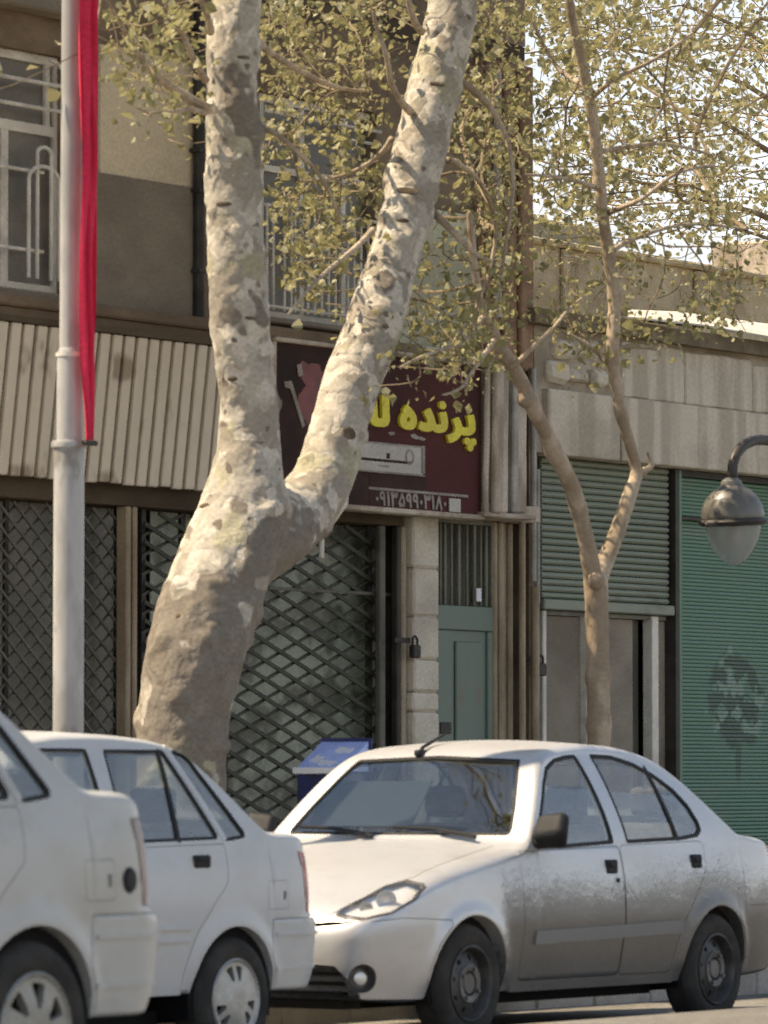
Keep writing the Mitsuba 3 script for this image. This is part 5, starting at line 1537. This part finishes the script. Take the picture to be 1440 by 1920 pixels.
YT2 = 16.1
tree2 = thing('slender_tree', 'slender street tree whose thin trunk forks low in front of the roller shutters', 'tree')
t2 = dense(limb([(1124, 1500, 46), (1122, 1395, 43), (1121, 1250, 43), (1119, 1150, 44), (1117, 1090, 46)], YT2))
t2l = dense(limb([(1115, 1100, 36), (1098, 1010, 32), (1078, 930, 33), (1050, 865, 32), (1018, 800, 30), (990, 745, 30), (962, 690, 28, .05), (930, 635, 22, .1), (905, 585, 17, .1), (890, 500, 13, .1), (880, 400, 10, .1)], YT2))
t2r = dense(limb([(1118, 1100, 36), (1136, 1050, 33), (1160, 990, 31), (1180, 930, 29), (1193, 885, 25), (1180, 830, 21), (1162, 765, 20), (1152, 700, 21), (1149, 640, 25), (1152, 570, 26), (1142, 480, 24), (1130, 400, 23), (1121, 300, 22), (1107, 200, 22), (1092, 120, 20), (1072, 30, 17), (1060, -60, 15), (1050, -250, 12)], YT2))
m2_ = trunk_mesh([t2, t2l, t2r], [(at(1205, 885, YT2), .035), (at(1118, 1090, YT2 - .05), .05), (at(985, 750, YT2), .05)], .018, .006, 9, 6)
put(tree2 + '__trunk', m2_, 'slim_bark', smooth=True)
main2 = [limb(q, YT2) for q in (
    [(1195, 885, 16), (1222, 872, 11, -.05), (1215, 850, 6, -.05)],
    [(1150, 690, 15), (1125, 665, 11, .1), (1090, 640, 8, .15), (1040, 615, 5, .2)],
    [(1150, 660, 12), (1185, 650, 8, -.1), (1230, 655, 6, -.2)],
    [(1131, 360, 13), (1100, 345, 9, -.2), (1050, 333, 7, -.3), (985, 328, 5, -.4)],
    [(1118, 285, 13), (1180, 275, 9, .2), (1250, 270, 7, .3), (1330, 290, 5, .5)],
    [(1140, 400, 12), (1190, 380, 9, -.3), (1260, 330, 7, -.5), (1340, 310, 5, -.6)],
    [(1105, 190, 12), (1150, 150, 9, -.2), (1230, 110, 7, -.4), (1300, 60, 5, -.5)],
    [(1100, 160, 12), (1040, 120, 9, .3), (1000, 40, 7, .4)],
    [(1149, 470, 12), (1210, 440, 8, .2), (1300, 420, 6, .4), (1400, 430, 4, .5)],
    [(905, 590, 13), (870, 640, 9, -.1), (800, 665, 7, -.15), (750, 690, 5, -.2)],
    [(925, 640, 12), (890, 690, 8, -.15), (860, 730, 6, -.2), (830, 740, 4, -.2)],
    [(960, 690, 12), (1000, 650, 9, -.1), (1050, 600, 7, -.2), (1090, 560, 5, -.2)])]
put(tree2 + '__branch', join([tube([c for c, r in dense(q, 4)], [r for c, r in dense(q, 4)], 7) for q in main2]), 'slim_bark', smooth=True, kind='stuff')
rg = np.random.default_rng(33)
seeds = np.concatenate([np.array([c for c, r in dense(q, 3)]) for q in main2] + [np.array([c for c, r in t2r[40:]])[::2], np.array([c for c, r in t2l[28:]])[::2]])
A = np.concatenate([
    region([(985, -20), (1445, -20), (1445, 470), (1200, 420), (985, 440)], 360, 15.8, 18.4, rg),
    region([(985, 430), (1440, 430), (1440, 650), (1150, 640), (985, 600)], 80, 15.6, 17.4, rg),
    region([(1000, 600), (1300, 620), (1280, 720), (1010, 700)], 14, 15.9, 16.8, rg),
    ball([27.3, 15.2, 7.4], 1.5, 120, rg), ball([29.3, 15.4, 7.2], 1.5, 120, rg)])
pos, par, ns = colonize(seeds, A, rng=rg, droop=.05)
bm, load, kids = branches(pos, par, ns, r0=.003)
put(tree2 + '__twigs', bm, 'branch_bark', kind='stuff')
put(tree2 + '__crown', leaf_cloud(pos[ns:], load[ns:], rg, 6, .042, 3, .09), 'leaf_olive', label='thin crown of young leaves', kind='stuff')

# a third tree behind the single storey shops
YT3 = 22.5
tree3 = thing('courtyard_tree', 'leafy tree standing behind the single storey shop, its crown against the bright sky', 'tree')
t3 = limb([(1560, 1480, 60), (1555, 900, 50), (1545, 640, 42), (1530, 480, 34), (1510, 330, 28), (1490, 180, 22), (1460, 20, 16), (1440, -150, 11)], YT3)
put(tree3 + '__trunk', tube([c for c, r in dense(t3, 5)], [r for c, r in dense(t3, 5)], 12), 'branch_bark', smooth=True)
main3 = [limb(q, YT3) for q in (
    [(1530, 470, 15), (1420, 400, 11), (1300, 370, 8), (1150, 330, 6), (1020, 340, 4)],
    [(1512, 330, 14), (1420, 270, 10), (1330, 220, 7), (1220, 200, 5)],
    [(1500, 250, 13), (1400, 160, 9), (1260, 110, 6), (1100, 80, 4)],
    [(1480, 130, 12), (1400, 60, 8), (1280, 10, 6)],
    [(1535, 520, 12), (1470, 460, 8), (1380, 430, 5)],
    [(1450, -30, 10), (1300, -80, 7), (1100, -110, 5)])]
put(tree3 + '__branch', join([tube([c for c, r in dense(q, 4)], [r for c, r in dense(q, 4)], 7) for q in main3]), 'branch_bark', smooth=True, kind='stuff')
rg = np.random.default_rng(44)
seeds = np.concatenate([np.array([c for c, r in dense(q, 3)]) for q in main3])
A = np.concatenate([region([(985, -60), (1500, -60), (1500, 430), (1330, 470), (1160, 440), (985, 420)], 700, 21.0, 24.5, rg), ball([37.5, 23, 7.5], 2.0, 120, rg)])
pos, par, ns = colonize(seeds, A, rng=rg, droop=.03)
bm, load, kids = branches(pos, par, ns, r0=.0035)
put(tree3 + '__twigs', bm, 'branch_bark', kind='stuff')
put(tree3 + '__crown', leaf_cloud(pos[ns:], load[ns:], rg, 5, .050, 3, .11), 'leaf_olive', kind='stuff')

# ---------------------------------------------------------------- lamp post with its flag
YP = 15.75
L = thing('lamp_post', 'peeling grey painted steel post with a red flag tied to it', 'post')
xp = at_x(129, YP)
zc_ = at_z(129, 832, YP)
s_p = FOC / (xp * SP + YP * CP)
r1, r2 = 29.0 / s_p, 20.5 / s_p
put(L + '__post', tube([[xp, YP, PAVE], [xp, YP, zc_ - .01]], r1, 28), 'pole_paint', smooth=40)
zc2 = at_z(129, 665, YP)
put(L + '__sleeve', tube([[xp + .005, YP, zc_ - .008], [xp + .006, YP, zc2], [xp + .008, YP, zc2 + .03]], [r1 * .86, r1 * .84, r2], 24), 'pole_paint', smooth=40)
put(L + '__upper_post', tube([[xp + .008, YP, zc2 + .03], [xp + .035, YP, 7.6]], r2, 24), 'pole_paint', smooth=40)
put(L + '__collar', lathe([(r1 * .8, 0), (r1 * 1.16, 0), (r1 * 1.18, .02), (r1 * 1.1, .034), (r1 * .8, .036), (r1 * .8, 0)], 32).apply_translation([xp, YP, zc_ - .02]), 'pole_paint', smooth=40)
put(L + '__base_plate', box(xp - .18, xp + .18, YP - .18, YP + .18, PAVE, PAVE + .02, .004), 'dark_metal')
put(L + '__flag_bracket', join([box(xp + .02, at_x(178, YP - .12), YP - .13, YP - .10, zc_ - .012, zc_ + .014, .004), box(xp - .01, xp + .03, YP - .12, YP, zc_ - .01, zc_ + .012)]), 'dark_metal')
put(L + '__band', lathe([(r1 * .8, 0), (r1 * .93, 0), (r1 * .93, .02), (r1 * .8, .02), (r1 * .8, 0)], 24).apply_translation([xp + .006, YP, zc2 - .01]), 'white_frame', smooth=40)

fl = thing('flag', 'long narrow red flag hanging furled along the grey post', 'flag')
YF = YP - .13
nz, nu = 90, 26
zz = np.linspace(at_z(162, 826, YF), 7.2, nz)
V = np.zeros((nz, nu, 3))
for i, z_ in enumerate(zz):
    t_ = (z_ - zz[0]) / (zz[-1] - zz[0])
    py = HORIZON - (z_ - EYE) * s_p
    w_ = np.interp(py, [-200, 0, 600, 700, 780, 832], [36, 36, 34, 29, 17, 15]) / s_p / .545 * .72
    cxp = np.interp(py, [-200, 0, 300, 600, 700, 832], [166, 166, 166, 165, 165, 168])
    cx_ = at_x(cxp, YF)
    u = np.linspace(-.5, .5, nu)
    fold = .016 * np.sin(u * 13 + 2.2 * math.sin(t_ * 9) + t_ * 5) + .008 * np.sin(u * 27 + t_ * 17)
    V[i, :, 0] = cx_ + u * w_ + .010 * math.sin(t_ * 23)
    V[i, :, 1] = YF + fold * min(1, .35 + t_ * 6)
    V[i, :, 2] = z_ + .01 * np.sin(u * 8)
i, j = np.meshgrid(np.arange(nz - 1), np.arange(nu - 1), indexing='ij')
a_ = i * nu + j
ff = np.vstack([np.stack([a_, a_ + 1, a_ + nu + 1], -1).reshape(-1, 3), np.stack([a_, a_ + nu + 1, a_ + nu], -1).reshape(-1, 3)])
Vf = V.reshape(-1, 3)
front = trimesh.Trimesh(Vf, ff, process=False)
nrm = np.array(front.vertex_normals)
both = trimesh.Trimesh(np.vstack([Vf + nrm * .0012, Vf - nrm * .0012]), np.vstack([ff, ff[:, ::-1] + len(Vf)]), process=False)
put(fl + '__cloth', both, 'flag_cloth', smooth=True)
put(fl + '__foot_rod', tube([[at_x(156, YF), YF - .012, zz[0] - .012], [at_x(176, YF), YF - .012, zz[0] - .012]], .013, 10), 'dark_metal', smooth=True)

# ---------------------------------------------------------------- hanging street lamp at the right
YL = 15.9
G = thing('street_lamp', 'grey domed street lamp with a clear pointed bowl hanging from a curved arm', 'lamp')
cL = at(1374, 972, YL)
sL = FOC / (cL[0] * SP + YL * CP)
k = 1 / sL


def lamp_at(mesh):
    mesh.apply_transform(trimesh.transformations.rotation_matrix(math.radians(-4), [0, 1, 0]))
    mesh.apply_translation(cL)
    return mesh


dome = [(58, 0), (60, 6), (57, 22), (49, 38), (36, 52), (22, 60), (21, 62), (19, 70), (12, 76), (0, 78)]
prof = [(a * k, b * k) for a, b in dome] + [(0, 70 * k), (10 * k, 68 * k), (33 * k, 48 * k), (52 * k, 20 * k), (54 * k, 0), (58 * k, 0)]
put(G + '__dome', lamp_at(lathe(prof, 56)), 'lamp_grey', smooth=35)
put(G + '__rim', lamp_at(lathe([(53 * k, -14 * k), (60 * k, -13 * k), (66 * k, -6 * k), (63 * k, -1 * k), (53 * k, -1 * k), (53 * k, -14 * k)], 56)), 'lamp_dark', smooth=35)
bowl = [(52, -14.5), (51, -26), (45, -44), (36, -60), (24, -76), (12, -86), (5, -89), (0, -90)]
bp = [(a * k, b * k) for a, b in bowl]
put(G + '__bowl', lamp_at(lathe(bp, 56)), 'lamp_bowl', smooth=35)
put(G + '__lamp_bulb', lamp_at(lathe([(0, -52 * k), (9 * k, -48 * k), (14 * k, -34 * k), (9 * k, -16 * k), (8 * k, -13 * k), (0, -13 * k), (0, -52 * k)], 24)), 'white_frame', smooth=True)
put(G + '__latch', lamp_at(box(-.33, -59 * k, -.012, .012, -12 * k, -6 * k, .004)), 'lamp_dark')
top_ = cL + np.array([0, 0, 76 * k])
rad_ = 62 * k
pts = [top_ + np.array([0, 0, t_]) for t_ in (0, 8 * k, 16 * k)]
ux = np.array([CP, -SP, 0.0])
ux = np.array([1.0, 0, 0])
rx = 66 * k / .545
for a in np.linspace(.0, math.pi / 2, 14):
    pts.append(top_ + np.array([0, 0, 16 * k]) + ux * (rx - rx * math.cos(a)) + np.array([0, 0, rad_ * 1.0 * math.sin(a)]))
pts.append(pts[-1] + ux * .5)
xpost = pts[-1][0]
put(G + '__arm', tube(pts, 10 * k, 14), 'lamp_dark', smooth=True)
put(G + '__post', tube([[xpost, YL, PAVE], [xpost, YL, pts[-1][2] + .5]], .06, 20), 'pole_paint', smooth=40)

# ---------------------------------------------------------------- donation box on the pavement
YD = 15.95
Dn = thing('donation_box', 'blue donation box with sloping pale blue lid and white lip, behind the silver grey car', 'box')
c0 = at(553, 1443, YD)
z1 = at_z(600, 1391, YD)
zm = float(c0[2])
wid, dep = .30, .26


def dbox(pts_or_mesh):
    """built facing -y with its left front corner at the origin, then turned to face along the pavement"""
    m = pts_or_mesh.copy()
    v = np.array(m.vertices)
    return trimesh.Trimesh(np.stack([c0[0] + v[:, 1], YD - v[:, 0], v[:, 2]], 1), m.faces, process=False)


lid = trimesh.creation.extrude_polygon(Polygon([(0, zm), (dep, z1), (dep, zm - .012), (0, zm - .012)]), wid, engine='earcut')
lv = lid.vertices
put(Dn + '__lid', dbox(trimesh.Trimesh(np.stack([lv[:, 2], lv[:, 0], lv[:, 1]], 1), lid.faces, process=False)), 'box_blue')
put(Dn + '__lip', dbox(box(-.008, wid + .008, -.014, -.001, zm - .022, zm + .012, .003)), 'box_white')
put(Dn + '__body', dbox(box(.006, wid - .006, .004, dep, .95, zm - .0125, .01)), 'box_navy')
put(Dn + '__back_plate', dbox(box(-.02, wid + .02, dep + .001, dep + .012, .9, z1 + .02, .003)), 'box_navy')
put(Dn + '__stand', tube([[c0[0] + dep / 2, YD - wid / 2, PAVE], [c0[0] + dep / 2, YD - wid / 2, .95]], .045, 14), 'box_navy', smooth=40)
sl = (z1 - zm) / dep
marks = []
for (u0, u1, v0, v1) in ((.50, .58, .62, .78), (.60, .70, .60, .76), (.72, .80, .63, .77), (.16, .24, .30, .52), (.26, .36, .26, .44), (.40, .50, .18, .34), (.52, .60, .15, .32), (.62, .74, .17, .30)):
    pl = Polygon([(wid * u0, dep * v0), (wid * u1, dep * v0), (wid * u1, dep * v1), (wid * u0, dep * v1)]).buffer(-.004).buffer(.006)
    m = trimesh.creation.extrude_polygon(pl, .003, engine='earcut').subdivide().subdivide()
    v = np.array(m.vertices)
    v[:, :2] += .03 * (np.stack([meshkit.noise(v * 45), meshkit.noise(v * 45 + 9)], 1) - .5)
    v[:, 2] += zm + v[:, 1] * sl - .0005
    marks.append(dbox(trimesh.Trimesh(v, m.faces, process=False)))
put(Dn + '__lid_print', join(marks), 'box_white', label='worn white print on the sloping lid', kind='stuff')
